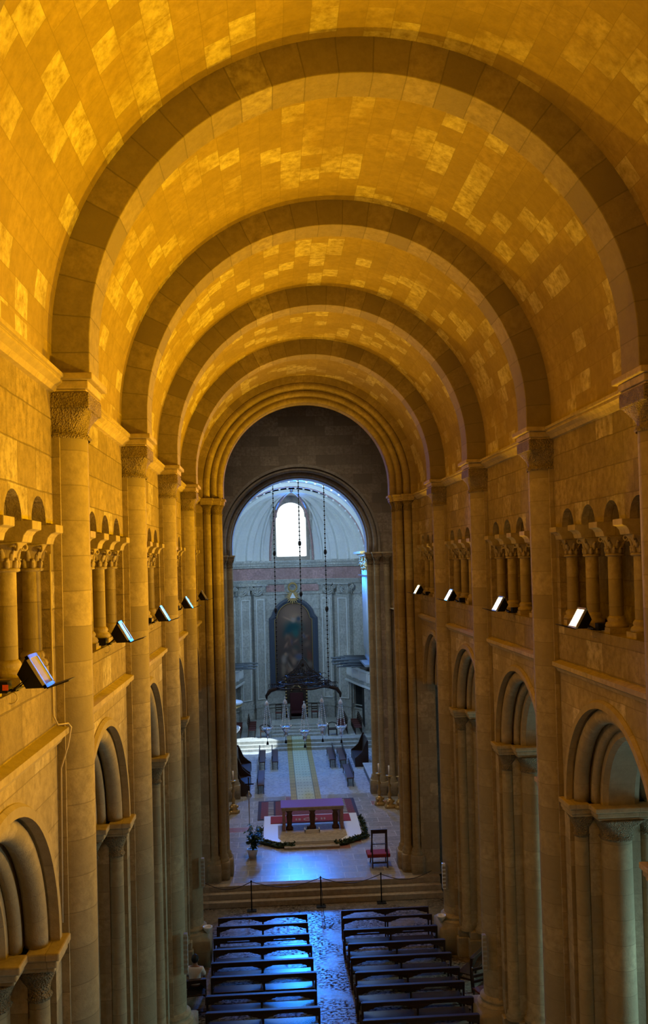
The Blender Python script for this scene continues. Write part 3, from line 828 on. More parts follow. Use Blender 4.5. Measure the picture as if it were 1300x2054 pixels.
# flat archivolt on the conch round the window
vs = [(x, min(dome_pt(x, z), 66.9)-.07, z) for x, z in outl]
out2 = []
for x, z in outl:
    c = (0, WZS) if z > WZS else (0, z)
    d = math.hypot(x-c[0], z-c[1]); k = (d+.12)/d
    xx, zz = c[0]+(x-c[0])*k, c[1]+(z-c[1])*k
    out2.append((xx, min(dome_pt(xx, min(zz, ZK+HZ*.985)), 66.9)-.09, zz))
g.add(vs+out2, [(i, i+1, n+i+1, n+i) for i in range(n-1)])
w1 = struct(g.build('window_1', 'apse'))
# glazed opening with notched head
pts = [(-1.02, 13.0), (1.02, 13.0), (1.02, 15.9), (.93, 15.95), (.93, 16.15)]+[(.93*cos(a), 16.15+.88*sin(a)) for a in [pi*i/16 for i in range(1, 16)]]+[(-.93, 16.15), (-.93, 15.95), (-1.02, 15.9)]
g = G(); g.add([(x*1.1, 66.95, z) for x, z in pts], [tuple(range(len(pts)))])
wp = g.build('window_pane', 'window'); wp.parent = w1; wp['label'] = 'blazing daylight glass'
# wall around the glass
g = G()
no = len(outl); oc = [(0, 14.5)]
op = [(x, z) for x, z in outl]
def ringpt(ang, poly):
    best = None
    dx, dz = cos(ang), sin(ang)
    for i in range(len(poly)):
        (x1, z1), (x2, z2) = poly[i], poly[(i+1) % len(poly)]
        x1 -= 0; z1 -= 14.5; x2 -= 0; z2 -= 14.5
        den = dx*(z2-z1)-dz*(x2-x1)
        if abs(den) < 1e-9: continue
        tt = (x1*(z2-z1)-z1*(x2-x1))/den; uu = (x1*dz-z1*dx)/den
        if tt > 0 and -1e-6 <= uu <= 1+1e-6: best = tt if best is None else max(best, tt)
    return (dx*best, 14.5+dz*best)
A_ = frange(0, 2*pi, 96)
inn = [ringpt(a, [(x*1.1, z) for x, z in pts]) for a in A_]; ou = [ringpt(a, op) for a in A_]
g.add([(x, 66.9, z) for x, z in inn]+[(x*1.02, 66.9, z) for x, z in ou]+[(x, 66.96, z) for x, z in inn], [(i, i+1, 97+i+1, 97+i) for i in range(96)]+[(i, i+1, 194+i+1, 194+i) for i in range(96)])
wf = g.build('window_frame', 'greyst'); wf.parent = w1
# ribs of the conch
def conch_rib(t_, w_, label, mat='conch', off=.20, top=.985):
    g = G(); pts = []
    K = 26
    for side in (-1, 1):
        row = []
        for j in range(K+1):
            p = pi/2*top*j/K
            tt = t_+side*w_/2/5.0*(1.0)
            # keep the width constant toward the crown
            f = max(cos(p), .12)
            tt = t_+side*w_/2/(5.0*f)*1.0 if f > .3 else t_+side*w_/2/(5.0*.3)
            x, y, z = domeP(tt, p); row.append((x, y, z))
        pts.append(row)
    vs = []; fs = []
    for j in range(K+1):
        for side in range(2):
            x, y, z = pts[side][j]
            nrm = (Vector((0, AYC, ZK+.5))-Vector((x, y, z))).normalized()
            vs.append((x, y, z)); vs.append(tuple(Vector((x, y, z))+nrm*off))
    for j in range(K):
        a = j*4; b = a+4
        fs += [(a+1, a+3, b+3, b+1), (a, a+1, b+1, b), (a+2, b+2, b+3, a+3)]
    g.add(vs, fs); o = g.build('conch_rib', mat)
    return tag(o, label, 'rib', 'ribs of the apse half dome')
nmr = {.0: ''}
for i, (t_, w_, mt) in enumerate(((.42, .35, 'conch'), (.66, .16, 'conch'), (.92, .5, 'conch'), (1.12, .12, 'conch'), (1.26, .10, 'pink'))):
    nm = ['outermost broad', 'narrow second', 'broad middle', 'thin fourth', 'ornate pink inner'][i]
    conch_rib(t_, w_, '%s rib of the apse half dome, right of the window' % nm, mt); conch_rib(pi-t_, w_, '%s rib of the apse half dome, left of the window' % nm, mt)
for y, lab in ((61.7, 'ornate pink and white band arch in front of the apse half dome'), (56.5, 'ornate band arch across the choir vault, nearer than the apse')):
    t = thing('vault_band', (0, y, ZK), lab, 'arch')
    g = G(); g.arch([(5.05, -.35), (5.36, -.35), (5.36, .35), (5.05, .35)], 0, 0, 0, n=40); part(g, 'band', 'conch', t, fix=True)
    g = G(); g.arch([(5.0, -.2), (5.1, -.2), (5.1, .2), (5.0, .2)], 0, 0, 0, n=40); part(g, 'pink_inlay', 'pink', t, fix=True)
    g = G()
    for i in range(28):
        a = pi*(i+.5)/28; g.ball((4.97*cos(a), 0, 4.97*sin(a)), .09, 8, 1, 1, 1)
    part(g, 'rosettes', 'conch', t)
g = G(); g.arch([(4.9, 49.4), (5.36, 49.4), (5.36, 50.6), (4.9, 50.6)], 0, ZK, 0, n=40)
tag(g.build('vault_band', 'conch', fix=True), 'plain broad band arch at the near end of the choir vault', 'arch')
# side windows of the choir
for i, s in enumerate((-1, 1)):
    g = G(); c = Vector((s*4.72, 53.2, 14.75)); n_ = Vector((-s, 0, -.45)).normalized(); u_ = Vector((0, 1, 0)); v_ = n_.cross(u_)
    def pp(a, b, d=0): return tuple(c+u_*a+v_*b*(-s)*1+n_*d)
    ring = [(-1.3, -1.1), (1.3, -1.1)]+[(1.3*cos(pi*j/12), .2+1.0*sin(pi*j/12)) for j in range(13)]
    g.add([pp(a, b) for a, b in ring], [tuple(range(len(ring)))])
    o = struct(g.build('window_%d' % (2+i), 'windowg'))
    g = G(); k = len(ring); g.add([pp(a, b, .02) for a, b in ring]+[pp(a*1.18, b*1.18, .06) for a, b in ring]+[pp(a*1.18, b*1.18, -.7) for a, b in ring], [(j, (j+1) % k, k+(j+1) % k, k+j) for j in range(k)]+[(k+j, k+(j+1) % k, 2*k+(j+1) % k, 2*k+j) for j in range(k)])
    fr = g.build('window_frame', 'conch'); fr.parent = o

# wall dressing of the apse
def wstrip(g, x0, x1, z0, z1, off, back=-.02, n=8):
    xs = frange(x0, x1, n)
    def N_(x):
        e = .01; d = Vector((2*e, ye(x+e)-ye(x-e), 0)).normalized(); return Vector((d.y, -d.x, 0))
    F = []; B = []
    for x in xs:
        p = Vector((x, ye(x), 0)); nn = N_(x)
        F.append(p+nn*off); B.append(p+nn*back)
    m = len(xs)
    vs = [(p.x, p.y, z) for z in (z0, z1) for p in F]+[(p.x, p.y, z) for z in (z0, z1) for p in B]
    fs = []
    for i in range(m-1):
        fs += [(i, i+1, m+i+1, m+i), (m+i, m+i+1, 3*m+i+1, 3*m+i), (i+1, i, 2*m+i, 2*m+i+1)]
    fs += [(0, m, 3*m, 2*m), (m-1, 2*m+m-1, 3*m+m-1, m+m-1)]
    g.add(vs, fs); return g
def trimstrip(idx, rows, mat):
    g = G()
    for z0, z1, off in rows: wstrip(g, -4.9, 4.9, z0, z1, off, n=40)
    struct(g.build('trim_%d' % idx, mat))
trimstrip(40, [(12.2, 12.34, .25), (12.34, 12.5, .38), (12.5, 12.58, .45), (12.58, 12.72, .52)], 'apse')
trimstrip(41, [(11.32, 12.16, .10)], 'pink')
trimstrip(42, [(11.0, 11.12, .16), (11.12, 11.24, .22), (11.24, 11.32, .28)], 'apse')
trimstrip(43, [(10.2, 10.34, .10), (1.14, 1.9, .12), (1.9, 2.0, .2), (2.15, 2.22, .12)], 'apse')
for x0, x1, side in ((-1.95, -.6, 'left'), (.6, 1.95, 'right')):
    g = wstrip(G(), x0, x1, 10.42, 10.92, .05); struct(g.build('trim_%d' % (44 if x0 < 0 else 45), 'pink'))
def pilaster(x0, x1, lab):
    xc = (x0+x1)/2
    t = thing('wall_pilaster', (0, 0, 0), lab, 'pilaster', 'pilasters of the apse wall')
    g = wstrip(G(), x0, x1, 2.0, 10.2, .36); part(g, 'pilaster_shaft', 'apse', t)
    g = G()
    for a, b, c, d in ((x0+.12, x0+.18, 2.6, 9.9), (x1-.18, x1-.12, 2.6, 9.9), (x0+.12, x1-.12, 9.84, 9.9), (x0+.12, x1-.12, 2.6, 2.66)): wstrip(g, a, b, c, d, .43, n=2)
    part(g, 'raised_panel_border', 'conch', t)
    g = wstrip(G(), x0-.05, x1+.05, 2.0, 2.3, .44); wstrip(g, x0, x1, 1.14, 2.0, .40); part(g, 'pedestal', 'apse', t)
    g = G()
    wstrip(g, x0+.05, x1-.05, 10.25, 10.9, .36); wstrip(g, x0-.12, x1+.12, 10.88, 11.0, .56)
    yy = ye(xc)
    for i in range(7):
        u = x0+.1+(x1-x0-.2)*i/6; g.tube([(u, ye(u)-.40, 10.2), (u, ye(u)-.44, 10.5), (u, ye(u)-.56, 10.72)], [.05, .06, .03], 6)
    for e in (-1, 1):
        cx = xc+e*(x1-x0)*.42; pts = []
        for j in range(12):
            b = j/11*3*pi; r = .17*(1-j/14); pts.append((cx+e*r*sin(b), ye(cx)-.56, 10.72+r*cos(b)))
        g.tube(pts, .045, 6)
    # hanging garland between the volutes
    g.tube([(xc+(x1-x0)*.4*(i/6-1), ye(xc)-.55, 10.62-.28*sin(pi*i/12)) for i in range(0, 13) for _ in (0,)][:13], .06, 6)
    g.tube([(xc+(x1-x0)*.42*cos(pi+pi*i/10), ye(xc)-.54, 10.58+.36*sin(pi+pi*i/10)) for i in range(11)], .06, 6)
    part(g, 'capital', 'apse', t)
for x0, x1, lab in ((-3.05, -2.15, 'inner pilaster of the apse wall, left of the altarpiece'), (-4.2, -3.28, 'outer pilaster of the apse wall, far left'),
                    (2.15, 3.05, 'inner pilaster of the apse wall, right of the altarpiece'), (3.38, 4.3, 'outer pilaster of the apse wall, beside the right organ')):
    pilaster(x0, x1, lab)
for i, (x0, x1) in enumerate(((-2.0, -1.9), (1.92, 2.02), (-1.9, -1.62), (1.62, 1.9))):
    pass

# ------------------------------------------------------------------ altarpiece
YP = 66.72
t = thing('altarpiece', (0, YP, 3.3), 'tall arched dark altarpiece painting in a blue-grey frame on the apse wall', 'painting')
def outline(hw, zb, zsh, rad, ztop, ear):
    # vertical sides, small stepped shoulder, round head
    pts = [(-hw, zb), (-hw, zsh)]
    zc = ztop-rad
    a0 = math.asin(max(-1, min(1, (zsh+ear-zc)/rad))) if True else 0
    pts.append((-rad*cos(a0), zsh+ear))
    for i in range(1, 24): 
        a = pi-a0-(pi-2*a0)*i/24; pts.append((rad*cos(a), zc+rad*sin(a)))
    pts += [(rad*cos(a0), zsh+ear), (hw, zsh), (hw, zb)]
    return pts
fo = outline(1.80, 3.3, 8.45, 1.62, 9.95, .25); fi = outline(1.38, 3.55, 8.35, 1.22, 9.58, .10); fm = outline(1.60, 3.42, 8.40, 1.42, 9.78, .18)
n = len(fo); g = G()
L0 = [(x, .1, z-3.3) for x, z in fo]; L1 = [(x, -.12, z-3.3) for x, z in fo]; L2 = [(x, -.16, z-3.3) for x, z in fm]; L3 = [(x, -.06, z-3.3) for x, z in fi]; L4 = [(x, .05, z-3.3) for x, z in fi]
vs = L0+L1+L2+L3+L4; fs = []
for a in range(4):
    for i in range(n): fs.append((a*n+i, a*n+(i+1) % n, (a+1)*n+(i+1) % n, (a+1)*n+i))
g.add(vs, fs); part(g, 'frame', 'frame', t, fix=True)
g = G(); ring = [(x, -.08, z-3.3) for x, z in fi]; g.tube(ring, .025, 5); part(g, 'gilt_fillet', 'gold', t)
def figcol(x, z):
    """x -1..1, z 0..1: murky sky, one robed figure above, groups below"""
    c = [.16-.10*abs(z-.8), .12-.07*abs(z-.8), .10-.05*abs(z-.8)]
    def blob(cx, cz, rx, rz, col, k=1.0, ang=0):
        dx, dz = x-cx, z-cz
        u = (dx*cos(ang)+dz*2.3*sin(ang))/rx; v = (-dx*sin(ang)+dz*2.3*cos(ang))/(rz*2.3)
        f = k*math.exp(-(u*u+v*v)**1.5)
        for i in range(3): c[i] = c[i]*(1-f)+col[i]*f
    blob(.0, .86, .75, .16, (.34, .25, .19), .8)
    blob(.1, .80, .30, .06, (.50, .38, .26), .5)
    blob(.02, .70, .50, .085, (.02, .12, .13))
    blob(-.3, .66, .30, .05, (.02, .10, .12), .9, .5)
    blob(.12, .62, .16, .05, (.03, .17, .16), .8)
    blob(.0, .79, .13, .035, (.42, .36, .32))
    blob(-.28, .80, .26, .010, (.48, .34, .25), .9, -.25)
    blob(.28, .80, .12, .03, (.05, .10, .16), .9)
    blob(.02, .83, .065, .018, (.42, .28, .2))
    rnd = random.Random(3)
    for i in range(46):
        cx = rnd.uniform(-.9, .9); cz = rnd.uniform(.05, .60)
        col = rnd.choice([(.34, .23, .17), (.28, .20, .15), (.10, .12, .18), (.20, .09, .06), (.07, .06, .05), (.30, .26, .22), (.05, .10, .10), (.38, .28, .20)])
        blob(cx, cz, rnd.uniform(.06, .2), rnd.uniform(.012, .05), col, rnd.uniform(.5, .9), rnd.uniform(-1, 1))
    blob(-.55, .30, .14, .05, (.34, .30, .27), .9); blob(-.58, .16, .13, .10, (.30, .25, .19), .8); blob(-.45, .37, .07, .02, (.4, .28, .2))
    blob(.25, .33, .22, .04, (.12, .15, .24), .9); blob(.0, .28, .13, .05, (.36, .27, .2), .8); blob(.2, .04, .9, .10, (.03, .025, .02), .7)
    return c
gw, gh = 44, 110; vs = []; cols = []
for j in range(gh+1):
    z = 3.55+(9.58-3.55)*j/gh
    if z < 8.35: hw = 1.38
    elif z < 8.45: hw = 1.38-.16*(z-8.35)/.1*1
    else: hw = sqrt(max(0, 1.22**2-(z-8.36)**2))
    for i in range(gw+1):
        u = -1+2*i/gw; vs.append((u*hw, .03, z-3.3)); cols.append(figcol(u*hw/1.38, j/gh))
fs = [(j*(gw+1)+i, j*(gw+1)+i+1, (j+1)*(gw+1)+i+1, (j+1)*(gw+1)+i) for j in range(gh) for i in range(gw)]
g = G(); g.add(vs, fs); M['canvas'] = vcol('oil_painting', .9); cv = part(g, 'canvas', 'canvas', t)
ca = cv.data.color_attributes.new('Col', 'FLOAT_COLOR', 'POINT')
for i, c in enumerate(cols): ca.data[i].color = (min(1, c[0]**1.25*1.05), c[1]**1.25*.95, c[2]**1.25*.9, 1)
# glory: white triangle with gilt rays, wreath above
t = thing('glory_of_rays', (0, 66.45, 10.05), 'white triangle with gilded rays and round wreath above the altarpiece', 'ornament')
g = G(); g.prism([(-.22, -.13), (.22, -.13), (0, .28)], 'xz', -.10, -.04); part(g, 'triangle', 'white', t)
g = G()
for i in range(18):
    a = 2*pi*i/18+.1; r1 = .62 if i % 2 else .5
    if 1.1 < a < 2.0: r1 = .4
    p = [(.30*cos(a-.13), -.02, .30*sin(a-.13)), (.30*cos(a+.13), -.02, .30*sin(a+.13)), (r1*cos(a), -.04, r1*sin(a))]
    g.add(p+[(x, y+.06, z) for x, y, z in p], [(0, 1, 2), (5, 4, 3), (0, 3, 4, 1), (1, 4, 5, 2), (2, 5, 3, 0)])
    g.bar((.16*cos(a), 0, .16*sin(a)), (.40*cos(a), 0, .40*sin(a)), .075, .05, up=(0, 1, 0))
part(g, 'rays', 'gold', t, fix=True)
g = G(); g.tube([(.30*cos(a), -.02, .68+.30*sin(a)) for a in frange(0, 2*pi, 24)], .07, 6)
for i in range(14): a = 2*pi*i/14; g.ball((.30*cos(a), -.06, .68+.30*sin(a)), .07, 6)
part(g, 'wreath', 'gold', t)

# ------------------------------------------------------------------ throne, its steps, chairs
g = G()
for i in range(4): g.box(-1.75, 1.75, 59.15+.45*i, 65.3, 1.14+.14*i, 1.14+.14*(i+1))
tag(g.build('throne_steps', 'apse', fix=True, bevel=.01), 'flight of pale marble steps leading up to the red throne', 'steps')
ZTH = 1.70
t = thing('bishops_throne', (.02, 62.6, ZTH), 'tall dark red throne with a gilded arched backboard on the marble steps', 'throne')
g = G(); g.box(-.42, .42, -.35, .35, .42, .52); part(g, 'seat', 'velvet', t, bevel=.02)
g = G(); g.box(-.46, .46, .32, .42, .1, 1.75); part(g, 'backrest', 'velvet', t, bevel=.02)
for e in (-1, 1):
    g = G(); g.box(e*.46-.05, e*.46+.05, -.35, .4, .0, .72); part(g, 'armrest', 'wood', t, bevel=.01)
g = G(); 
for e in (-1, 1): g.box(e*.72-.06, e*.72+.06, .5, .62, 0, 3.0)
g.box(-.78, .78, .5, .62, 2.9, 3.05); g.box(-.66, .66, .55, .6, 1.0, 2.9); part(g, 'backboard', 'bronze', t)
g = G()
for e in (-1, 1):
    for j in range(12): g.ball((e*.72, .46, .3+j*.22), .06, 6)
g.arch([(.30, .44), (.38, .44), (.38, .5), (.30, .5)], 0, 1.9, 0, n=14); part(g, 'gilt_carving', 'gold', t)
def chair(name='wooden_chair', seatm='wood', high=1.0):
    t = thing(name, (0, 0, 0), 'x', 'chair')
    for x in (-.2, .2):
        g = G(); g.bar((x, -.19, 0), (x, -.2, .44), .045, .045); part(g, 'leg', 'wood', t)
        g = G(); g.tube([(x, .26, 0), (x, .21, .44), (x, .24, .75), (x, .30, high)], .024, 6); part(g, 'leg', 'wood', t)
    g = G(); g.box(-.24, .24, -.24, .24, .42, .47); part(g, 'seat', seatm, t, bevel=.01)
    g = G()
    for z in (.62, .76, high-.06): g.bar((-.2, .22+.1*(z-.5), z), (.2, .22+.1*(z-.5), z), .03, .07)
    part(g, 'backrest', 'wood', t)
    g = G(); g.bar((-.2, -.19, .2), (.2, -.19, .2), .025, .025); g.bar((-.2, .24, .2), (.2, .24, .2), .025, .025); part(g, 'stretcher', 'wood', t)
    return t
ch = chair('wooden_chair', 'chairred'); used = [0]
def place_chair(x, y, z, rz, lab, grp):
    o = ch if not used[0] else dup(ch, (0, 0, 0))
    used[0] = 1; o.location = (x, y, z); o.rotation_euler.z = rz; o['label'] = lab; o['group'] = grp; return o
place_chair(-1.25, 62.7, ZTH, 0, 'dark side chair with slatted back left of the red throne', 'side chairs by the throne')
place_chair(1.25, 62.7, ZTH, 0, 'dark side chair with slatted back right of the red throne', 'side chairs by the throne')
# chair rows (facing the centre)
for j in range(5):
    place_chair(-3.05, 59.6+.72*j, 1.14, -pi/2+pi, '%s ladder-back chair with red seat, inner row left of the throne' % ORD[j].replace('nearest', 'foremost'), 'inner left row of chairs in the apse')
    place_chair(-4.0, 59.4+.72*j, 1.14, -pi/2+pi, '%s ladder-back chair with red seat, outer row by the left apse wall' % ORD[j].replace('nearest', 'foremost'), 'outer left row of chairs in the apse')
for j in range(5):
    place_chair(3.0, 59.5+.72*j, 1.14, pi/2+pi, '%s ladder-back chair in the inner row right of the throne' % ORD[j].replace('nearest', 'foremost'), 'inner right row of chairs in the apse')
    place_chair(3.95, 59.3+.72*j, 1.14, pi/2+pi, '%s ladder-back chair in the outer row by the right apse doorway' % ORD[j].replace('nearest', 'foremost'), 'outer right row of chairs in the apse')
for x, sd in ((-2.2, 'left'), (2.25, 'right')):
    t = thing('arm_chair', (x, 59.2, 1.14), 'curved dark armchair at the foot of the throne steps, on the %s' % sd, 'chair', 'armchairs at the foot of the throne steps')
    g = G(); g.box(-.3, .3, -.28, .28, .38, .46); part(g, 'seat', 'wood', t, bevel=.02)
    g = G(); g.tube([(-.3, -.28, .68), (-.32, .1, .70), (-.22, .3, .74), (0, .36, .78), (.22, .3, .74), (.32, .1, .70), (.3, -.28, .68)], .035, 8); part(g, 'arm_rail', 'wood', t)
    for a, b in ((-1, -1), (1, -1), (-1, 1), (1, 1)):
        g = G(); g.bar((a*.27, b*.25, 0), (a*.28, b*.26, .70), .05, .05); part(g, 'leg', 'wood', t)

# ------------------------------------------------------------------ organ galleries
def gallery(s):
    lab = 'curved marble balcony with balusters on the %s side of the apse' % SIDE[s]
    t = thing('organ_balcony', (s*4.6, 61.5, 4.2), lab, 'balcony', 'organ balconies')
    pts = []
    for i in range(25):
        a = pi/2*i/24
        pts.append((5.5-(1.85)*sin(a)**.8 if False else 5.4-1.75*cos(pi/2-a), 58.2+6.2*(i/24)))
    # plan curve: bows out from x=5.2 at the near end to 3.7 at the far end
    crv = [(s*(5.25-1.55*(i/24)**.75), 58.4+6.4*i/24) for i in range(25)]
    def P(g, n, m, **kw): g.shift((-s*4.6, -61.5, -4.2)); return part(g, n, m, t, **kw)
    def ribbon(z0, z1, o0, o1):
        g = G(); vs = []; 
        for x, y in crv:
            vs += [(x-s*o0, y, z0), (x-s*o1, y, z0), (x-s*o1, y, z1), (x-s*o0, y, z1)]
        fs = []
        for i in range(24):
            for j in range(4): fs.append((i*4+j, i*4+(j+1) % 4, (i+1)*4+(j+1) % 4, (i+1)*4+j))
        fs += [(0, 1, 2, 3), (99-3, 99-2, 99-1, 99)]
        return g.add(vs, fs)
    P(ribbon(4.0, 4.12, -.3, .12), 'lower_cornice', 'white', fix=True)
    P(ribbon(4.12, 4.38, -.2, .02), 'parapet', 'apse', fix=True)
    P(ribbon(5.02, 5.12, -.14, .08), 'handrail', 'white', fix=True)
    g = G()
    for i in range(24):
        x0, y0 = crv[i]; x1, y1 = crv[i+1]
        for f in (.15, .65):
            x, y = x0+(x1-x0)*f, y0+(y1-y0)*f
            if i in (5, 11, 17) : g.box(x-.08, x+.08, y-.12, y+.12, 4.38, 5.02); continue
            g.lathe([(.05, 4.38), (.03, 4.45), (.065, 4.6), (.03, 4.8), (.05, 5.02)], x+s*.03, y, 8)
    o = P(g, 'balusters', 'white')
    g = G(); g.add([(x, y, 4.05) for x, y in crv]+[(s*5.6, y, 4.05) for x, y in crv], [(i, i+1, 25+i+1, 25+i) for i in range(24)]); P(g, 'balcony_floor', 'apse')
    # organ with horizontal trumpets
    t = thing('pipe_organ', (s*4.9, 60.5, 5.2), 'pipe organ with tall tin pipes and horizontal trumpets above the %s balcony' % SIDE[s], 'organ', 'pipe organs facing each other in the choir')
    def Q(g, n, m, **kw): g.shift((-s*4.9, -60.5, -5.2)); return part(g, n, m, t, **kw)
    if s > 0:
        g = G(); g.box(4.95, 5.3, 56.6, 62.0, 4.1, 12.9); Q(g, 'case', 'wood2', bevel=.02)
        g = G(); g.box(4.35, 5.3, 56.4, 61.2, 12.85, 13.0); g.box(4.1, 5.3, 56.3, 61.4, 13.0, 13.15); Q(g, 'case_cornice', 'gold')
        g = G()
        for i in range(60):
            y = 56.8+random.random()*4.3; z = 12.0+random.random()*.8
            g.ball((4.50+random.random()*.2, y, z), .10+.05*random.random(), 6)
        Q(g, 'gilt_foliage', 'gold')
        for i, (y, r, h) in enumerate(((57.3, .13, 12.2), (57.75, .15, 12.5), (58.3, .17, 12.7), (58.9, .17, 12.8), (59.5, .17, 12.8), (60.1, .17, 12.7), (60.6, .15, 12.5))):
            g = G(); g.lathe([(.03, 5.9), (r, 6.9), (r, h)], 4.74, y, 14); Q(g, 'pipe', 'pipe')
        g = G(); g.box(4.45, 5.2, 57.0, 61.9, 11.55, 11.62); Q(g, 'pipe_rail', 'silver')
        g = G(); g.box(4.3, 5.2, 57.0, 61.9, 5.78, 5.92); Q(g, 'windchest', 'pipe')
    else:
        g = G(); g.box(-5.3, -4.95, 57.4, 62.4, 4.1, 9.5); Q(g, 'case', 'wood2', bevel=.02)
    g = G(); g.box(4.55, 4.94, 61.2, 63.5, 4.14, 5.10); g.mirror(s); Q(g, 'console', 'wood')  # dark box added behind the balusters to stand for shade in their gaps
    rows = [(5.50, .0), (5.64, .25), (5.80, .12), (5.96, .3)] if s > 0 else [(5.55, 0), (5.68, .1)]
    for zi, (z, dx) in enumerate(rows):
        for i in range(8):
            y = 59.6+.38*i+.06*zi; L = 1.15+.32*((i*3+zi) % 4)+dx
            xa = s*4.8; xb = s*(4.8-L)
            g = G(); g.tube([(xa, y, z), (xb+s*.1, y, z+.01), (xb, y, z+.01)], [.018, .045, .065], 8); Q(g, 'trumpet_pipe', 'trumpet')
gallery(-1); gallery(1)
# doorway under right balcony and niche arch above it
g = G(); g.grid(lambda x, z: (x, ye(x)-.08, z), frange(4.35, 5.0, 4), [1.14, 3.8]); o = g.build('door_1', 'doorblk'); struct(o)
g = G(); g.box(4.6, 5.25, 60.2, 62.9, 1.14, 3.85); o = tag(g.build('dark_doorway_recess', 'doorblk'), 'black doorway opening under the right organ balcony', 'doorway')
g = G(); wstrip(g, 4.22, 4.36, 1.14, 3.9, .2, n=2); g.box(4.5, 5.3, 60.05, 60.2, 1.14, 3.95); struct(g.build('trim_46', 'apse'))
t = thing('corner_pulpit', (-4.5, 57.6, 1.2), 'small carved pulpit with a marble canopy at the left edge of the apse', 'pulpit')
g = G(); g.lathe([(.15, .2), (.35, .4), (.72, .75), (.78, .95), (.72, 1.0)], 0, 0, 16); part(g, 'bowl', 'white', t)
g = G(); g.lathe([(.3, 1.0), (.45, 1.3), (.25, 1.7), (.5, 2.1), (.9, 2.3), (.95, 2.42), (.4, 2.5)], 0, 0, 12); part(g, 'carved_figure', 'gold', t)
g = G(); g.lathe([(.9, 2.42), (1.0, 2.5), (.95, 2.6), (.5, 2.7)], 0, 0, 12); part(g, 'canopy', 'white', t)
g = G(); g.lathe([(.2, -.06), (.16, .2)], 0, 0, 10); part(g, 'stem', 'white', t)

# ------------------------------------------------------------------ hanging crown with five lamps
t = thing('crown_chandelier', (.12, 50, 5.7), 'wide dark openwork metal crown hung on three chains above the choir', 'chandelier')
g = G()
rnd = random.Random(5)
for lvl, (rad, z, rr) in enumerate(((1.45, -.05, .05), (1.35, .18, .035), (1.0, .55, .03))):
    g.tube([(rad*cos(a), rad*.75*sin(a), z+.03*sin(6*a)) for a in frange(0, 2*pi, 48)], rr, 6)
part(g, 'rings', 'bronze', t)
g = G()
for i in range(120):
    a = rnd.uniform(0, 2*pi); rad = rnd.uniform(.3, 1.45); z = rnd.uniform(-.1, .35)+(1.45-rad)*.75*rnd.random()
    c = Vector((rad*cos(a), rad*.75*sin(a), z)); R_ = rnd.uniform(.08, .22); tl = rnd.uniform(-1, 1)
    pts = [c+Vector((R_*(1-j/14)*cos(j/10*2*pi*1.1), .3*R_*sin(j), R_*.7*(1-j/14)*sin(j/10*2*pi*1.1)+tl*.02*j)) for j in range(11)]
    g.tube(pts, .017, 5)
part(g, 'scrollwork', 'bronze', t)
g = G()
for i in range(14):
    a = 2*pi*i/14; g.tube([(1.0*cos(a), .75*sin(a), .5), (.6*cos(a), .4*sin(a), .8), (.35*cos(a), .2*sin(a), 1.0), (.1*cos(a), .05*sin(a), 1.45)], .018, 5)
g.ball((0, 0, 1.45), .07, 8); g.ball((0, 0, 1.15), .13, 8); part(g, 'central_spire', 'bronze', t)
for e in (-1, 1):
    g = G(); g.tube([(e*1.0, 0, -.05), (e*1.5, -.1, -.12), (e*1.85, -.1, -.22), (e*2.05, -.1, -.5), (e*2.04, -.1, -.72)], [.07, .10, .12, .08, .04], 8)
    for j in range(6):
        cx = e*(1.3+.1*j); g.tube([(cx+.12*cos(b), -.1, .05+.12*sin(b)) for b in frange(0, 1.7*pi, 9)], .016, 5)
    part(g, 'side_arm', 'bronze', t)
for i, (xt, xb, zb) in enumerate(((-1.42, -1.42, .1), (.0, 0, 1.45), (1.42, 1.42, .1))):
    g = G(); L = 17.6-5.7-zb-.05; nn_ = 92
    for j in range(nn_):
        z = zb+L*j/nn_; g.ball((xb, 0, z), .048 if j % 2 else .03, 6, 1, 1, 1.3)
    for z in (.35, .62): g.ball((xb, 0, zb+L*z), .10, 8, 1, 1, 1.6)
    g.tube([(xb, 0, zb), (xb, 0, zb+L)], .014, 4)
    part(g, 'suspension_chain', 'bronze', t)
def sanctuary_lamp():
    t = thing('hanging_silver_lamp', (0, 0, 0), 'x', 'lamp', 'silver hanging lamps')
    g = G(); g.lathe([(.02, 1.75), (.10, 1.62), (.13, 1.5), (.06, 1.45)], 0, 0, 12); g.ball((0, 0, 1.82), .05, 8); part(g, 'top_cap', 'silverl', t)
    for i in range(3):
        a = 2*pi*i/3+.4; g = G()
        for j in range(13):
            f = j/12; r = .08+.17*f; g.ball((r*cos(a), r*sin(a), 1.48-1.25*f), .030, 6, 1, 1, 1.4)
        part(g, 'chain', 'silverl', t)
    g = G(); g.lathe([(.24, .24), (.29, .20), (.25, .12), (.16, .02), (.10, -.1), (.14, -.16), (.07, -.26), (.03, -.34)], 0, 0, 14)
    for i in range(3):
        a = 2*pi*i/3+.4; g.tube([(.2*cos(a), .2*sin(a), .15), (.32*cos(a), .32*sin(a), .2), (.34*cos(a), .34*sin(a), .3)], .03, 6)
    part(g, 'bowl', 'silverm', t)
    g = G(); g.tube([(0, 0, -.34), (0, 0, -.5)], .012, 5); g.lathe([(.02, -.48), (.05, -.55), (.07, -.68)], 0, 0, 8); part(g, 'tassel', 'black', t)
    return t
sl = sanctuary_lamp()
for i, (x, y, z, lab) in enumerate(((-1.93, 49.9, 3.2, 'leftmost'), (-.92, 49.5, 3.32, 'second from left'), (.12, 49.5, 3.05, 'middle'), (1.1, 49.5, 3.32, 'fourth from left'), (2.16, 49.9, 3.15, 'rightmost'))):
    o = sl if i == 0 else dup(sl, (0, 0, 0)); o.location = (x, y, z); o['label'] = 'silver oil lamp on bead chains under the dark crown, %s of five' % lab

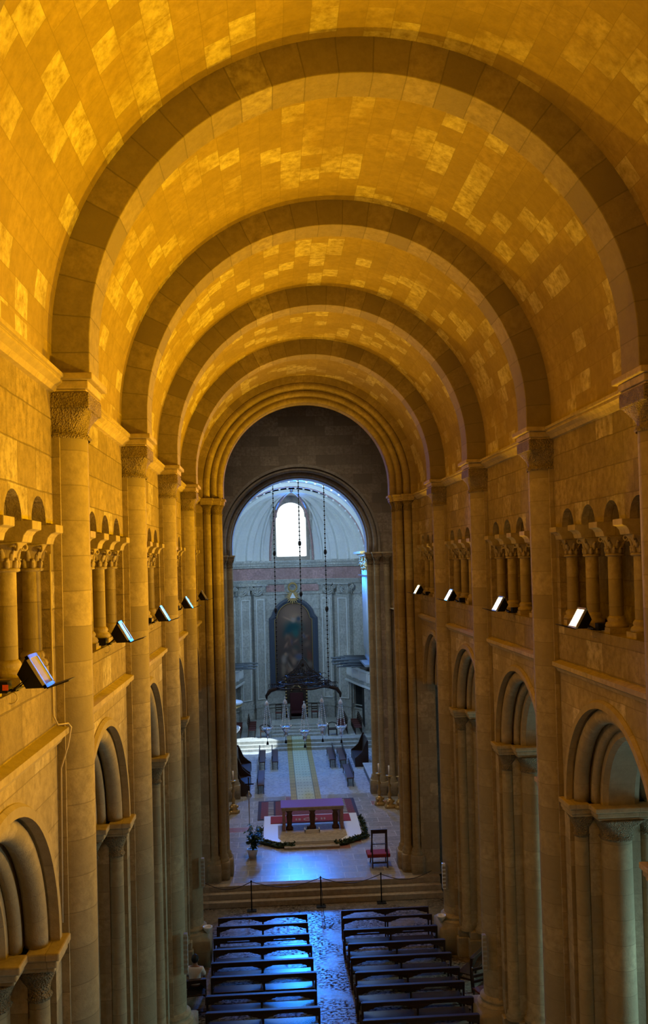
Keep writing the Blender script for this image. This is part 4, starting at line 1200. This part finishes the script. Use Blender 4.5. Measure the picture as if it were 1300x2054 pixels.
# ------------------------------------------------------------------ carpets
def carpet(name, pts_xy, zf, colf, nx, ny, label, cat='carpet'):
    (x0, x1, y0, y1) = pts_xy; vs = []; cols = []
    for j in range(ny+1):
        for i in range(nx+1):
            u, v = i/nx, j/ny; vs.append((x0+(x1-x0)*u, y0+(y1-y0)*v, zf)); cols.append(colf(u, v))
    fs = [(j*(nx+1)+i, j*(nx+1)+i+1, (j+1)*(nx+1)+i+1, (j+1)*(nx+1)+i) for j in range(ny) for i in range(nx)]
    n0 = len(vs); per = [i for i in range(nx+1)]+[j*(nx+1)+nx for j in range(1, ny+1)]+[ny*(nx+1)+i for i in range(nx-1, -1, -1)]+[j*(nx+1) for j in range(ny-1, 0, -1)]
    for k in per: vs.append((vs[k][0], vs[k][1], zf-.02)); cols.append(cols[k])
    m = len(per)
    for k in range(m): fs.append((per[k], n0+k, n0+(k+1) % m, per[(k+1) % m]))
    g = G(); g.add(vs, fs); o = g.build(name, 'carpetm')
    ca = o.data.color_attributes.new('Col', 'FLOAT_COLOR', 'POINT')
    for i, c in enumerate(cols): ca.data[i].color = (*c, 1)
    return tag(o, label, cat)
M['carpetm'] = vcol('woven_wool', .95)
def runner_col(u, v, L=12.0):
    if u < .2 or u > .8:
        k = .85+.3*((sin(v*L*9)+sin(u*90)) > .8); return (.42*k, .32*k, .12*k)
    if u < .225 or u > .775: return (.16, .16, .10)
    k = 1.0 if not (abs(sin(v*L*5)) > .93 and abs(sin(u*28)) > .7) else .62
    return (.50*k, .52*k, .34*k)
runner_z = .606
# one long runner: floor, up three steps, landing
g = G(); prof = [(45.35, .63), (57.27, .63), (57.27, .81), (57.63, .81), (57.63, .99), (57.99, .99), (57.99, 1.17), (59.12, 1.17)]
seg = []
for i in range(len(prof)-1):
    (a, za), (b, zb) = prof[i], prof[i+1]; n = max(1, int(math.hypot(b-a, zb-za)/.05))
    for j in range(n): seg.append((a+(b-a)*j/n, za+(zb-za)*j/n, i))
seg.append((prof[-1][0], prof[-1][1], 0)); nx = 40; vs = []; cols = []; d = 0
for j, (y, z, _) in enumerate(seg):
    if j: d += math.hypot(y-seg[j-1][0], z-seg[j-1][1])
    for i in range(nx+1): vs.append((-.77+1.53*i/nx, y, z)); cols.append(runner_col(i/nx, d/12))
fs = [(j*(nx+1)+i, j*(nx+1)+i+1, (j+1)*(nx+1)+i+1, (j+1)*(nx+1)+i) for j in range(len(seg)-1) for i in range(nx)]
g.add(vs, fs); o = g.build('carpet_runner', 'carpetm'); m_ = o.modifiers.new('thick', 'SOLIDIFY'); m_.thickness = .015
ca = o.data.color_attributes.new('Col', 'FLOAT_COLOR', 'POINT')
for i, c in enumerate(cols): ca.data[i].color = (*c, 1)
tag(o, 'long pale yellow-green carpet runner with ochre borders down the choir centre', 'carpet')
def rug_col(u, v):
    k = .9+.25*(sin(u*120)*sin(v*60) > .4)
    if u < .035 or u > .965 or v < .05 or v > .95: return (.05, .04, .06)
    if .10 < u < .16 or .84 < u < .90:
        return (.34, .30, .24) if sin(v*70) > -.2 else (.08, .06, .06)
    if .16 < u < .18 or .82 < u < .84: return (.04, .03, .05)
    return (.17*k, .045*k, .04*k)
carpet('oriental_rug', (-2.4, 2.36, 42.05, 45.3), .63, rug_col, 110, 70, 'dark red patterned oriental rug lying behind the altar')
def red_col(u, v):
    d = math.hypot((u-.5)*3.6, (v-.42)*1.3)
    if .24 < d < .32 or (abs(abs((u-.5)*3.6)-.55) < .14 and abs(v-.42) < .14 and sin(u*160) > 0): return (.30, .24, .22)
    if d < .2 and sin(u*200)*sin(v*80) > .2: return (.32, .22, .2)
    return (.26, .03, .045)

# ------------------------------------------------------------------ altar platform, altar, garlands
plat = [(-1.35, 37.95), (1.2, 37.95), (2.15, 38.75), (2.2, 42.0), (-2.08, 42.0), (-2.08, 38.6)]
g = G(); g.prism(plat, 'xy', .6, .80)
tag(g.build('altar_platform', 'white', fix=True, bevel=.01), 'low white marble platform with cut corners under the altar', 'platform')
g = G(); g.prism([(-1.2, 37.93), (1.1, 37.93), (1.5, 38.6), (1.5, 40.4), (-1.45, 40.4), (-1.45, 38.6)], 'xy', .795, .808)
tag(g.build('platform_mat', 'step', fix=True), 'brown stone-coloured inset covering the middle of the altar platform', 'mat')
g = G(); g.prism([(-1.2, 37.55), (1.1, 37.55), (1.1, 37.95), (-1.2, 37.95)], 'xy', .604, .70); tag(g.build('platform_step', 'step', fix=True), 'low brown step in front of the altar platform', 'step')
o = carpet('red_carpet', (-1.78, 1.85, 40.7, 41.85), .822, red_col, 110, 40, 'crimson carpet strip with pale emblem lying on the platform behind the altar')
t = thing('altar_table', (.09, 40.2, .8), 'stone altar table on carved supports under a violet cloth', 'altar')
g = G(); g.box(-1.36, 1.36, -.66, .62, .86, 1.0); part(g, 'table_slab', 'step', t, bevel=.015)
for x in (-1.27, 1.27):
    for y in (-.56, .5):
        g = G(); g.box(x-.07, x+.07, y-.07, y+.07, 0, .86); part(g, 'corner_post', 'pink', t, bevel=.01)
for x in (-1.03, -.02, 1.0):
    g = G(); g.lathe([(.16, 0, .9), (.16, .1, .9), (.10, .16, .6), (.12, .4, .3), (.14, .6, .3), (.10, .72, .6), (.15, .8, .9), (.15, .86, .9)], x, -.42, 12); part(g, 'carved_support', 'bronze' if x != x else 'wood2', t)
g = G(); g.box(-1.38, 1.38, -.64, .64, 1.0, 1.012); g.box(-1.395, -1.38, -.64, .64, .93, 1.012); tc = g.build('altar_cloth', 'purple'); tc.location = (.09, 40.2, .8)
tag(tc, 'smooth violet cloth covering the top of the altar', 'cloth')
t = thing('reliquary_box', (.02, 39.2, .8), 'small pale blue-white tray with a dark object under the altar front', 'box')
g = G(); g.box(-.32, .34, -.14, .22, .0, .04); g.box(-.32, .34, -.14, -.10, .04, .16); g.box(-.32, -.28, -.14, .22, .04, .16); g.box(.30, .34, -.14, .22, .04, .16); part(g, 'tray', 'white', t)
g = G(); g.lathe([(.05, .04), (.08, .12), (.05, .2), (.06, .26)], -.16, .05, 10); part(g, 'dark_vessel', 'wood', t)
def garland(path, label):
    g = G(); rnd = random.Random(len(label)); P_ = [Vector(p) for p in path]
    L = sum((P_[i+1]-P_[i]).length for i in range(len(P_)-1)); n = int(L*130)
    for i in range(n):
        d = L*i/n; j = 0
        while d > (P_[j+1]-P_[j]).length and j < len(P_)-2: d -= (P_[j+1]-P_[j]).length; j += 1
        c = P_[j]+(P_[j+1]-P_[j]).normalized()*d
        a = rnd.uniform(0, 2*pi); b = rnd.uniform(0, pi); r = rnd.uniform(.04, .17)
        o_ = Vector((cos(a)*sin(b), sin(a)*sin(b), abs(cos(b))*1.1))*r+Vector((0, 0, .05))
        p = c+o_; dd = Vector((rnd.uniform(-1, 1), rnd.uniform(-1, 1), rnd.uniform(-.2, 1))).normalized()*.10; sd = dd.cross(Vector((rnd.uniform(-1, 1), rnd.uniform(-1, 1), rnd.uniform(-1, 1)))).normalized()*.035
        g.add([p-dd*.3, p+sd, p+dd, p-sd], [(0, 1, 2, 3)])
    g.tube([tuple(p+Vector((0, 0, .07))) for p in P_], .07, 6)
    return tag(g.build('leaf_garland', 'hedge'), label, 'garland', 'green garlands round the altar platform')
garland([(-2.25, 40.4, .61), (-2.25, 38.6, .61), (-1.45, 37.85, .61), (-.75, 37.8, .61)], 'dark green leaf garland along the left corner of the altar platform')
garland([(.95, 37.85, .61), (1.3, 37.9, .61), (2.35, 38.75, .61), (2.36, 41.6, .61)], 'dark green leaf garland along the right corner of the altar platform')
# potted plant
t = thing('potted_plant', (-2.5, 36.85, .604), 'leafy green plant in a pale pot at the left front of the sanctuary', 'plant')
g = G(); g.lathe([(.15, 0), (.22, .3), (.24, .32), (.22, .34), (.19, .30)], 0, 0, 18); part(g, 'pot', 'white', t)
g = G(); rnd = random.Random(4)
st = G()
for i in range(17):
    a = rnd.uniform(0, 2*pi); h = rnd.uniform(.6, 1.42); rad = rnd.uniform(.1, .42)*(1.1-h/1.8)*1.6
    pts = [(0, 0, .28), (rad*.4*cos(a), rad*.4*sin(a), .28+(h-.28)*.6), (rad*cos(a), rad*sin(a), h)]
    st.tube(pts, .008, 5)
    for j in range(15):
        f = rnd.uniform(.25, 1.0); p = Vector(pts[0]).lerp(Vector(pts[2]), f)
        b = rnd.uniform(0, 2*pi); d_ = Vector((cos(b), sin(b), rnd.uniform(-.5, .4))).normalized(); L = rnd.uniform(.13, .23); sd = d_.cross(Vector((0, 0, 1))).normalized()*L*.30
        q0 = p; q1 = p+d_*L*.5+Vector((0, 0, .02)); q2 = p+d_*L+Vector((0, 0, -.03))
        g.add([q0, q1+sd, q2, q1-sd, q1+Vector((0, 0, -.012))], [(0, 1, 4), (1, 2, 4), (2, 3, 4), (3, 0, 4)])
part(g, 'foliage', 'greenl', t); part(st, 'stems', 'greenl', t)
# processional cross
t = thing('processional_cross', (-2.66, 38.8, .604), 'slim processional cross with a round knop on a tall staff', 'cross')
g = G(); g.tube([(0, 0, .05), (0, 0, 1.95)], .022, 8); part(g, 'staff', 'silver', t)
g = G(); g.lathe([(.03, 1.85), (.12, 1.95), (.13, 2.02), (.06, 2.12), (.03, 2.2)], 0, 0, 12); part(g, 'knop', 'silver', t)
g = G(); g.box(-.025, .025, -.015, .015, 2.15, 2.75); g.box(-.19, .19, -.015, .015, 2.46, 2.51); g.ball((-.19, 0, 2.485), .035, 6); g.ball((.19, 0, 2.485), .035, 6); g.ball((0, 0, 2.75), .035, 6); part(g, 'cross_head', 'bronze', t)
g = G(); g.lathe([(.17, 0), (.17, .03), (.05, .07), (.03, .12)], 0, 0, 14); part(g, 'foot', 'silver', t)
# big candlesticks
def candlestick():
    t = thing('tall_candlestick', (0, 0, 0), 'x', 'candlestick')
    g = G(); g.lathe([(.26, 0, .7), (.24, .12, .6), (.16, .2), (.2, .3), (.13, .4), (.10, .44)], 0, 0, 14)
    for i in range(3):
        a = 2*pi*i/3; g.ball((.22*cos(a), .22*sin(a), .07), .09, 8); g.ball((.17*cos(a), .17*sin(a), .3), .08, 8)
    part(g, 'base', 'gold', t)
    g = G(); g.lathe([(.10, .42), (.06, .5), (.11, .62), (.05, .75), (.05, .95), (.10, 1.05), (.04, 1.15), (.05, 1.35), (.09, 1.42), (.03, 1.48)], 0, 0, 14); part(g, 'stem', 'gold', t)
    g = G(); g.lathe([(.03, 1.46), (.15, 1.50), (.16, 1.53), (.04, 1.54)], 0, 0, 14); part(g, 'drip_pan', 'gold', t)
    g = G(); g.lathe([(.04, 1.53), (.04, 2.0)], 0, 0, 10); part(g, 'candle', 'wax', t)
    return t
cs = candlestick()
for i, (x, y, lab) in enumerate(((3.52, 43.9, 'leftmost of the three gilded candlesticks before the right choir pier'), (3.96, 43.35, 'middle of the three gilded candlesticks before the right choir pier'), (4.42, 43.1, 'rightmost of the three gilded candlesticks before the right choir pier'),
                                (-3.56, 43.5, 'gilded candlestick nearest the altar on the left side, before the choir pier'), (-4.0, 43.1, 'gilded candlestick half hidden behind the left crossing pier'))):
    o = cs if i == 0 else dup(cs, (0, 0, 0)); o.location = (x, y, .604); o['label'] = lab; o['group'] = 'gilded candlesticks in front of the choir piers'
# high-backed chair on the right
t = thing('high_backed_chair', (2.48, 35.0, .604), 'dark high open-backed chair with a broad red seat, right front of the sanctuary', 'chair')
for x in (-.29, .29):
    g = G(); g.bar((x, -.10, 0), (x, .0, 1.45), .05, .05); part(g, 'leg', 'wood', t)
    g = G(); g.bar((x*1.05, .62, 0), (x*.9, .06, 1.3), .045, .045); part(g, 'leg', 'wood', t)
g = G(); g.box(-.32, .32, -.03, .06, 1.30, 1.45); part(g, 'top_rail', 'wood', t, bevel=.01)
g = G(); g.bar((-.29, -.03, .9), (.29, -.03, .9), .03, .03); g.bar((-.29, -.09, .2), (.29, -.09, .2), .04, .05); part(g, 'stretcher', 'wood', t)
g = G(); g.box(-.46, .44, .12, .75, .32, .46); part(g, 'red_seat', 'red', t, bevel=.03)

# ------------------------------------------------------------------ choir benches and stalls
def bench(L, deep=.36):
    t = thing('choir_bench', (0, 0, 0), 'x', 'bench')
    for y in (-L/2+.08, L/2-.08):
        for x in (-deep/2+.03, deep/2-.03):
            g = G(); g.tube([(x, y, 0), (x*.9, y, .2), (x, y, .44)], [.022, .02, .028], 6); part(g, 'leg', 'wood', t)
    g = G(); g.box(-deep/2, deep/2, -L/2, L/2, .43, .49); part(g, 'seat', 'wood2', t, bevel=.012)
    g = G()
    g.box(-deep/2-.02, -deep/2+.03, -L/2, L/2, .62, .80)
    for i in range(9):
        y = -L/2+.06+(L-.12)*i/8; g.bar((-deep/2+.0, y, .45), (-deep/2-.01, y, .66+.0), .03, .03)
    part(g, 'backrest', 'wood', t, bevel=.01)
    return t
bp = bench(3.3)
BN = [(-2.30, 48.4, 0, 'near left choir bench beside the dark stalls'), (-2.30, 53.8, 0, 'far left choir bench, outer of the two beside the carpet'), (-1.55, 53.8, 0, 'far left choir bench closest to the carpet runner'),
      (1.78, 53.8, pi, 'far right choir bench closest to the carpet runner'), (2.38, 53.6, pi, 'far right choir bench, outer of the two'), (2.42, 49.2, pi, 'near right choir bench beside the curved stall')]
for i, (x, y, rz, lab) in enumerate(BN):
    o = bp if i == 0 else dup(bp, (0, 0, 0)); o.location = (x, y, .607); o.rotation_euler.z = rz; o['label'] = lab; o['group'] = 'slender wooden choir benches'
def stall():
    t = thing('curved_stall', (0, 0, 0), 'x', 'stall')
    # local +x is the open front; curved side wings and a tall swept back
    for y in (-1.25, 1.25):
        g = G(); prof = [(.38, 0), (.38, .5), (.2, .62), (-.05, .85), (-.2, 1.2), (-.34, 1.5), (-.42, 1.5), (-.42, 0)]
        g.prism(prof, 'xz', y-.05, y+.05)
        part(g, 'side_wing', 'wood', t, bevel=.01)
    g = G(); g.box(-.38, .34, -1.2, 1.2, .40, .46); part(g, 'seat', 'wood', t, bevel=.01)
    g = G(); g.grid(lambda y, k: ((-.36 + (.1 if k == 0 else 0)), y, .45+k*.95+.10*sin(y*1.3+1.5)*k), frange(-1.2, 1.2, 12), [0, 1]); m = part(g, 'backrest', 'wood', t); mm = m.modifiers.new('t', 'SOLIDIFY'); mm.thickness = .06
    g = G(); g.box(.28, .36, -1.2, 1.2, 0, .42); part(g, 'front_panel', 'wood', t)
    return t
st_ = stall()
for i, (x, y, rz, lab) in enumerate(((-3.24, 47.75, 0, 'near dark curved choir stall on the left'), (-3.3, 50.9, 0, 'far dark curved choir stall on the left'), (3.45, 53.4, pi, 'dark curved choir stall on the right'))):
    o = st_ if i == 0 else dup(st_, (0, 0, 0)); o.location = (x, y, .607); o.rotation_euler.z = rz; o['label'] = lab; o['group'] = 'dark curved choir stalls'
t = thing('stone_podium', (4.3, 49.4, .607), 'low podium with a pale top and dark sides beside the near right choir bench', 'podium')
g = G(); g.box(-.82, .8, -1.8, 1.8, 0, .34); part(g, 'dark_body', 'wood', t); g = G(); g.box(-.87, .85, -1.85, 1.85, .34, .42); part(g, 'pale_top', 'apse', t, bevel=.01)
t = thing('carved_lectern', (4.4, 52.0, .607), 'dark carved lectern standing at the right edge of the choir', 'lectern')
g = G(); g.lathe([(.35, 0, .5), (.3, .1), (.12, .2), (.16, .6), (.1, .9), (.2, 1.2), (.1, 1.5), (.25, 1.7)], 0, 0, 10); part(g, 'pedestal', 'wood', t)
g = G(); g.bar((-.3, 0, 1.65), (.3, 0, 2.0), .6, .05); part(g, 'book_rest', 'wood', t)

# ------------------------------------------------------------------ rope barrier
def stanchion():
    t = thing('barrier_post', (0, 0, 0), 'x', 'post')
    g = G(); g.box(-.17, .17, -.13, .13, 0, .03); part(g, 'foot_plate', 'black', t, bevel=.005)
    g = G(); g.lathe([(.022, .03), (.022, 1.02), (.03, 1.04), (.03, 1.08), (.01, 1.11)], 0, 0, 10); part(g, 'post_tube', 'black', t)
    return t
sp_ = stanchion(); PX = [(-2.45, 32.75), (.06, 32.85), (2.28, 32.95)]
for i, (x, y) in enumerate(PX):
    o = sp_ if i == 0 else dup(sp_, (0, 0, 0)); o.location = (x, y, 0); o['label'] = ['left', 'middle', 'right'][i]+' slim black barrier post standing before the sanctuary steps'; o['group'] = 'black barrier posts'
ends = [(-4.15, 33.0, 1.0)]+[(x, y, 1.05) for x, y in PX]+[(4.2, 33.2, 1.0)]
for i in range(4):
    a, b = Vector(ends[i]), Vector(ends[i+1]); g = G()
    g.tube([a.lerp(b, j/14)-Vector((0, 0, .26*sin(pi*j/14))) for j in range(15)], .014, 6)
    tag(g.build('barrier_rope', 'wood'), ['rope sagging from the left wall to the left barrier post', 'rope sagging between the left and middle barrier posts', 'rope sagging between the middle and right barrier posts', 'rope sagging from the right barrier post to the right wall'][i], 'rope', 'ropes of the sanctuary barrier')
g = G(); a, b = Vector((.06, 32.85, 1.05)), Vector((.1, 30.9, .02)); g.tube([(-.15, 31.2, .03), (.0, 31.0, .02), (.2, 30.95, .02), (.35, 31.1, .02), (.42, 31.3, .03)], .012, 6); g.tube([(.08, 32.8, 1.0), (.09, 32.0, .35), (.1, 30.97, .02)], .01, 5)
tag(g.build('hanging_chain', 'black'), 'loose chain trailing from the middle barrier post onto the aisle floor', 'chain')

# ------------------------------------------------------------------ pews
PW = 2.92
def scallop_rail(g, z, y, h, thick, brackets=True):
    g.box(-PW/2, PW/2, y-thick/2, y+thick/2, z-h, z)
    if brackets:
        for cx, dirs in ((-PW/2+.03, (1,)), (0, (-1, 1)), (PW/2-.03, (-1,))):
            for d in dirs:
                pts = [(cx, z-h), (cx+d*.40, z-h), (cx+d*.37, z-h-.025), (cx+d*.29, z-h-.035), (cx+d*.26, z-h-.06), (cx+d*.16, z-h-.075), (cx+d*.12, z-h-.10), (cx, z-h-.12)]
                g.prism(pts, 'xz', y-.018, y+.018)
def pew():
    t = thing('wooden_pew', (0, 0, 0), 'x', 'pew')
    g = G(); g.box(-PW/2+.03, PW/2-.03, .02, .42, .42, .46); part(g, 'seat', 'seat', t, bevel=.012)
    g = G(); scallop_rail(g, .93, -.08, .10, .05); g.box(-PW/2, PW/2, -.12, .0, .90, .94); part(g, 'back_rail', 'wood', t, bevel=.008)
    for x in (-PW/2, 0, PW/2):
        g = G()
        g.prism([(-.11, 0), (-.04, 0), (.0, .42), (-.02, .93), (-.11, .93), (-.06, .5)], 'yz', x-.03, x+.03)
        g.prism([(.34, 0), (.40, 0), (.40, .42), (.34, .42)], 'yz', x-.03, x+.03)
        g.prism([(-.06, .30), (.40, .30), (.40, .36), (-.06, .36)], 'yz', x-.02, x+.02)
        part(g, 'end_frame' if x else 'middle_frame', 'wood', t, bevel=.006)
    g = G(); scallop_rail(g, .40, .38, .05, .03); part(g, 'front_apron', 'wood', t)
    g = G(); g.box(-PW/2+.03, PW/2-.03, -.36, -.2, .14, .18); 
    for x in (-PW/2+.05, 0, PW/2-.05): g.bar((x, -.28, 0), (x, -.28, .15), .05, .05); g.bar((x, -.28, .1), (x, -.06, .1), .03, .03)
    part(g, 'kneeler', 'wood', t)
    return t
def front_screen():
    t = thing('front_kneeling_rail', (0, 0, 0), 'x', 'railing')
    g = G(); scallop_rail(g, .93, 0, .08, .06); part(g, 'top_rail', 'wood', t, bevel=.006)
    for x in (-PW/2+.02, 0, PW/2-.02):
        g = G(); g.bar((x, 0, 0), (x, 0, .9), .05, .05); part(g, 'post', 'wood', t)
    g = G(); g.bar((-PW/2, 0, .12), (PW/2, 0, .12), .04, .05); part(g, 'low_rail', 'wood', t)
    return t
pw = pew(); fsn = front_screen(); u1 = u2 = 0
for s, xc, ys in ((-1, -2.0, [29.85, 29.15, 28.25, 27.4, 26.5, 25.6, 24.5, 23.6, 22.7]), (1, 2.06, [30.0, 29.35, 28.4, 27.35, 26.4, 25.45, 24.6, 23.7, 22.8])):
    for i, y in enumerate(ys):
        if i < 2:
            o = fsn if not u1 else dup(fsn, (0, 0, 0)); u1 = 1
            o['label'] = '%s open kneeling rail without seat at the head of the %s block of pews' % (['front', 'second'][i], SIDE[s]); o['group'] = 'open kneeling rails'
            o.location = (xc, y, 0)
        else:
            o = pw if not u2 else dup(pw, (0, 0, 0)); u2 = 1
            o['label'] = 'dark wooden pew, %s row from the sanctuary in the %s block' % (['', '', 'first', 'second', 'third', 'fourth', 'fifth', 'sixth', 'seventh'][i], SIDE[s]); o['group'] = 'dark wooden pews of the nave'
            o.location = (xc+(.03 if i % 2 else -.02)+(.05 if i > 3 else 0), y+.08, 0)
# side benches near the columns
bb = dup(pw, (4.72, 26.85, 0), 'dark bench with slatted open back standing askew by the third right column', 'side benches beside the columns', radians(53)); bb.scale = (.8, 1.0, 1.05)
bb['category'] = 'bench'; bb.name = 'side_bench'
place_chair(4.22, 25.05, 0, radians(20), 'dark ladder-back chair at the end of the side bench by the third right column', 'stray chairs')
bb2 = dup(pw, (-4.1, 25.55, 0), 'dark bench by the third left column on which the person in white sits', 'side benches beside the columns', radians(8)); bb2.scale = (.38, 1, 1.0)
bb2['category'] = 'bench'; bb2.name = 'side_bench'

# ------------------------------------------------------------------ seated person
def skin_mesh(name, pts, edges, radii, mat, parent, sub=2):
    me = bpy.data.meshes.new(name); me.from_pydata(pts, edges, []); me.update()
    o = bpy.data.objects.new(name, me); C.objects.link(o)
    m = o.modifiers.new('skin', 'SKIN'); m.use_smooth_shade = True
    sv = me.skin_vertices[0].data if me.skin_vertices else None
    if sv is None:
        bm = bmesh.new(); bm.from_mesh(me); bm.verts.layers.skin.verify(); bm.to_mesh(me); bm.free(); sv = me.skin_vertices[0].data
    for i, r in enumerate(radii): sv[i].radius = (r, r) if not isinstance(r, tuple) else r; 
    sv[0].use_root = True
    s_ = o.modifiers.new('sub', 'SUBSURF'); s_.levels = sub; s_.render_levels = sub
    me.materials.append(M[mat]); o.parent = parent; return o
t = thing('seated_person', (-3.88, 25.95, 0), 'person with dark hair in a white shirt sitting on the side bench, seen from behind', 'person', None, radians(-8))
# body: pelvis root, spine, neck, head, arms with hands, legs
bp_ = [(0, 0, .52), (0, .0, .68), (0, .02, .86), (0, .02, 1.03), (0, .04, 1.13), (0, .06, 1.22), (0, .08, 1.33),
       (-.18, .02, 1.04), (-.25, .08, .84), (-.20, .30, .70), (-.14, .40, .66), (.18, .02, 1.04), (.25, .08, .84), (.20, .30, .70), (.14, .40, .66),
       (-.10, .10, .52), (-.13, .45, .50), (-.13, .46, .12), (-.13, .60, .05), (.10, .10, .52), (.13, .45, .50), (.13, .46, .12), (.13, .60, .05)]
be = [(0, 1), (1, 2), (2, 3), (3, 4), (4, 5), (5, 6), (3, 7), (7, 8), (8, 9), (9, 10), (3, 11), (11, 12), (12, 13), (13, 14), (0, 15), (15, 16), (16, 17), (17, 18), (0, 19), (19, 20), (20, 21), (21, 22)]
br_ = [(.15, .12), (.14, .11), (.16, .12), (.14, .10), .055, .085, .085, .07, .05, .038, .03, .07, .05, .038, .03, .09, .065, .045, .035, .09, .065, .045, .035]
skin_mesh('body', bp_, be, br_, 'skin', t)
skin_mesh('shirt', [(0, 0, .60), (0, .0, .70), (0, .02, .86), (0, .02, 1.02), (0, .03, 1.09), (-.19, .02, 1.04), (-.26, .08, .84), (.19, .02, 1.04), (.26, .08, .84)], [(0, 1), (1, 2), (2, 3), (3, 4), (3, 5), (5, 6), (3, 7), (7, 8)], [(.18, .14), (.17, .14), (.19, .145), (.165, .125), (.07, .07), .09, .07, .09, .07], 'cloth', t)
skin_mesh('trousers', [(0, 0, .53), (-.10, .10, .52), (-.13, .46, .50), (-.13, .47, .12), (.10, .10, .52), (.13, .46, .50), (.13, .47, .12)], [(0, 1), (1, 2), (2, 3), (0, 4), (4, 5), (5, 6)], [(.17, .13), .105, .08, .06, .105, .08, .06], 'trousers', t)
g = G(); g.ball((0, .055, 1.31), .115, 14, .92, 1.05, 1.12); g.v = [(x, min(y, .11) if z < 1.36 else y, z) for x, y, z in g.v]; part(g, 'hair', 'hair', t)
g = G()
for e in (-1, 1): g.ball((e*.095, .085, 1.27), .026, 8, .5, 1, 1.3)
g.ball((0, .175, 1.27), .02, 8, .8, 1.2, 1.2); part(g, 'ears_and_nose', 'skin', t)
for e in (-1, 1):
    for f in range(5):
        pass
g = G()
for e in (-1, 1):
    for f in range(4):
        x = e*(.14-.022*(f-1.5)); L = [.06, .07, .065, .05][f]
        g.tube([(x, .42, .655), (x, .42+L*.6, .65), (x, .42+L, .63)], [.010, .009, .007], 6)
    g.tube([(e*.105, .40, .66), (e*.09, .43, .665), (e*.085, .455, .66)], [.011, .010, .008], 6)
part(g, 'fingers', 'skin', t)

# ------------------------------------------------------------------ small fittings
def speaker(x, y, z, h, lab, s):
    t = thing('column_loudspeaker', (x, y, z), lab, 'loudspeaker', 'slim loudspeakers on the columns')
    g = G(); g.box(-.05, .05, -.07, .07, 0, h); part(g, 'cabinet', 'white' if s > 0 else 'apse', t, bevel=.01)
    g = G()
    for i in range(int(h/.12)): g.box(-.052, .052, -.075, -.069, .04+i*.12, .11+i*.12)
    part(g, 'grille', 'step', t)
speaker(4.25-.43, yr(3)-.02, 2.0, .8, 'slim pale loudspeaker on the fourth right engaged column', 1)
speaker(4.25-.43, yr(2)-.02, 1.9, .9, 'slim loudspeaker on the third right engaged column, above the side bench', -1)
speaker(-4.25+.43, yr(3)-.02, 2.4, .9, 'slim loudspeaker on the fourth left engaged column', -1)
speaker(-4.25+.43, yr(2)-.02, 2.2, 1.0, 'slim loudspeaker on the third left engaged column, beside the seated person', -1)
for s, lab in ((1, 'small white font fixed to the base of the fourth right engaged column'), (-1, 'small white font fixed to the base of the fourth left engaged column')):
    t = thing('holy_water_font', (s*3.72, yr(3)+.05, 1.05), lab, 'font', 'white fonts on the column bases')
    g = G(); g.lathe([(.03, -.12), (.10, -.03), (.15, .05), (.16, .08), (.13, .09), (.09, .03)], 0, 0, 14); part(g, 'basin', 'white', t)
    g = G(); g.bar((0, 0, -.05), (s*.2, .15, -.02), .05, .05); part(g, 'bracket', 'white', t)
for s in (-1, 1):
    for k in range(-1, 4):
        g = G(); y = yr(k)+3.05
        ring = [(-.55, 3.6), (.55, 3.6)]+[(.55*cos(pi*i/10), 5.9+.55*sin(pi*i/10)) for i in range(11)]
        g.add([(s*9.55, y+a, b) for a, b in ring], [tuple(range(len(ring)))])
        struct(g.build('window_%d' % (10+(k+1)*2+(s > 0)), 'windowg'))
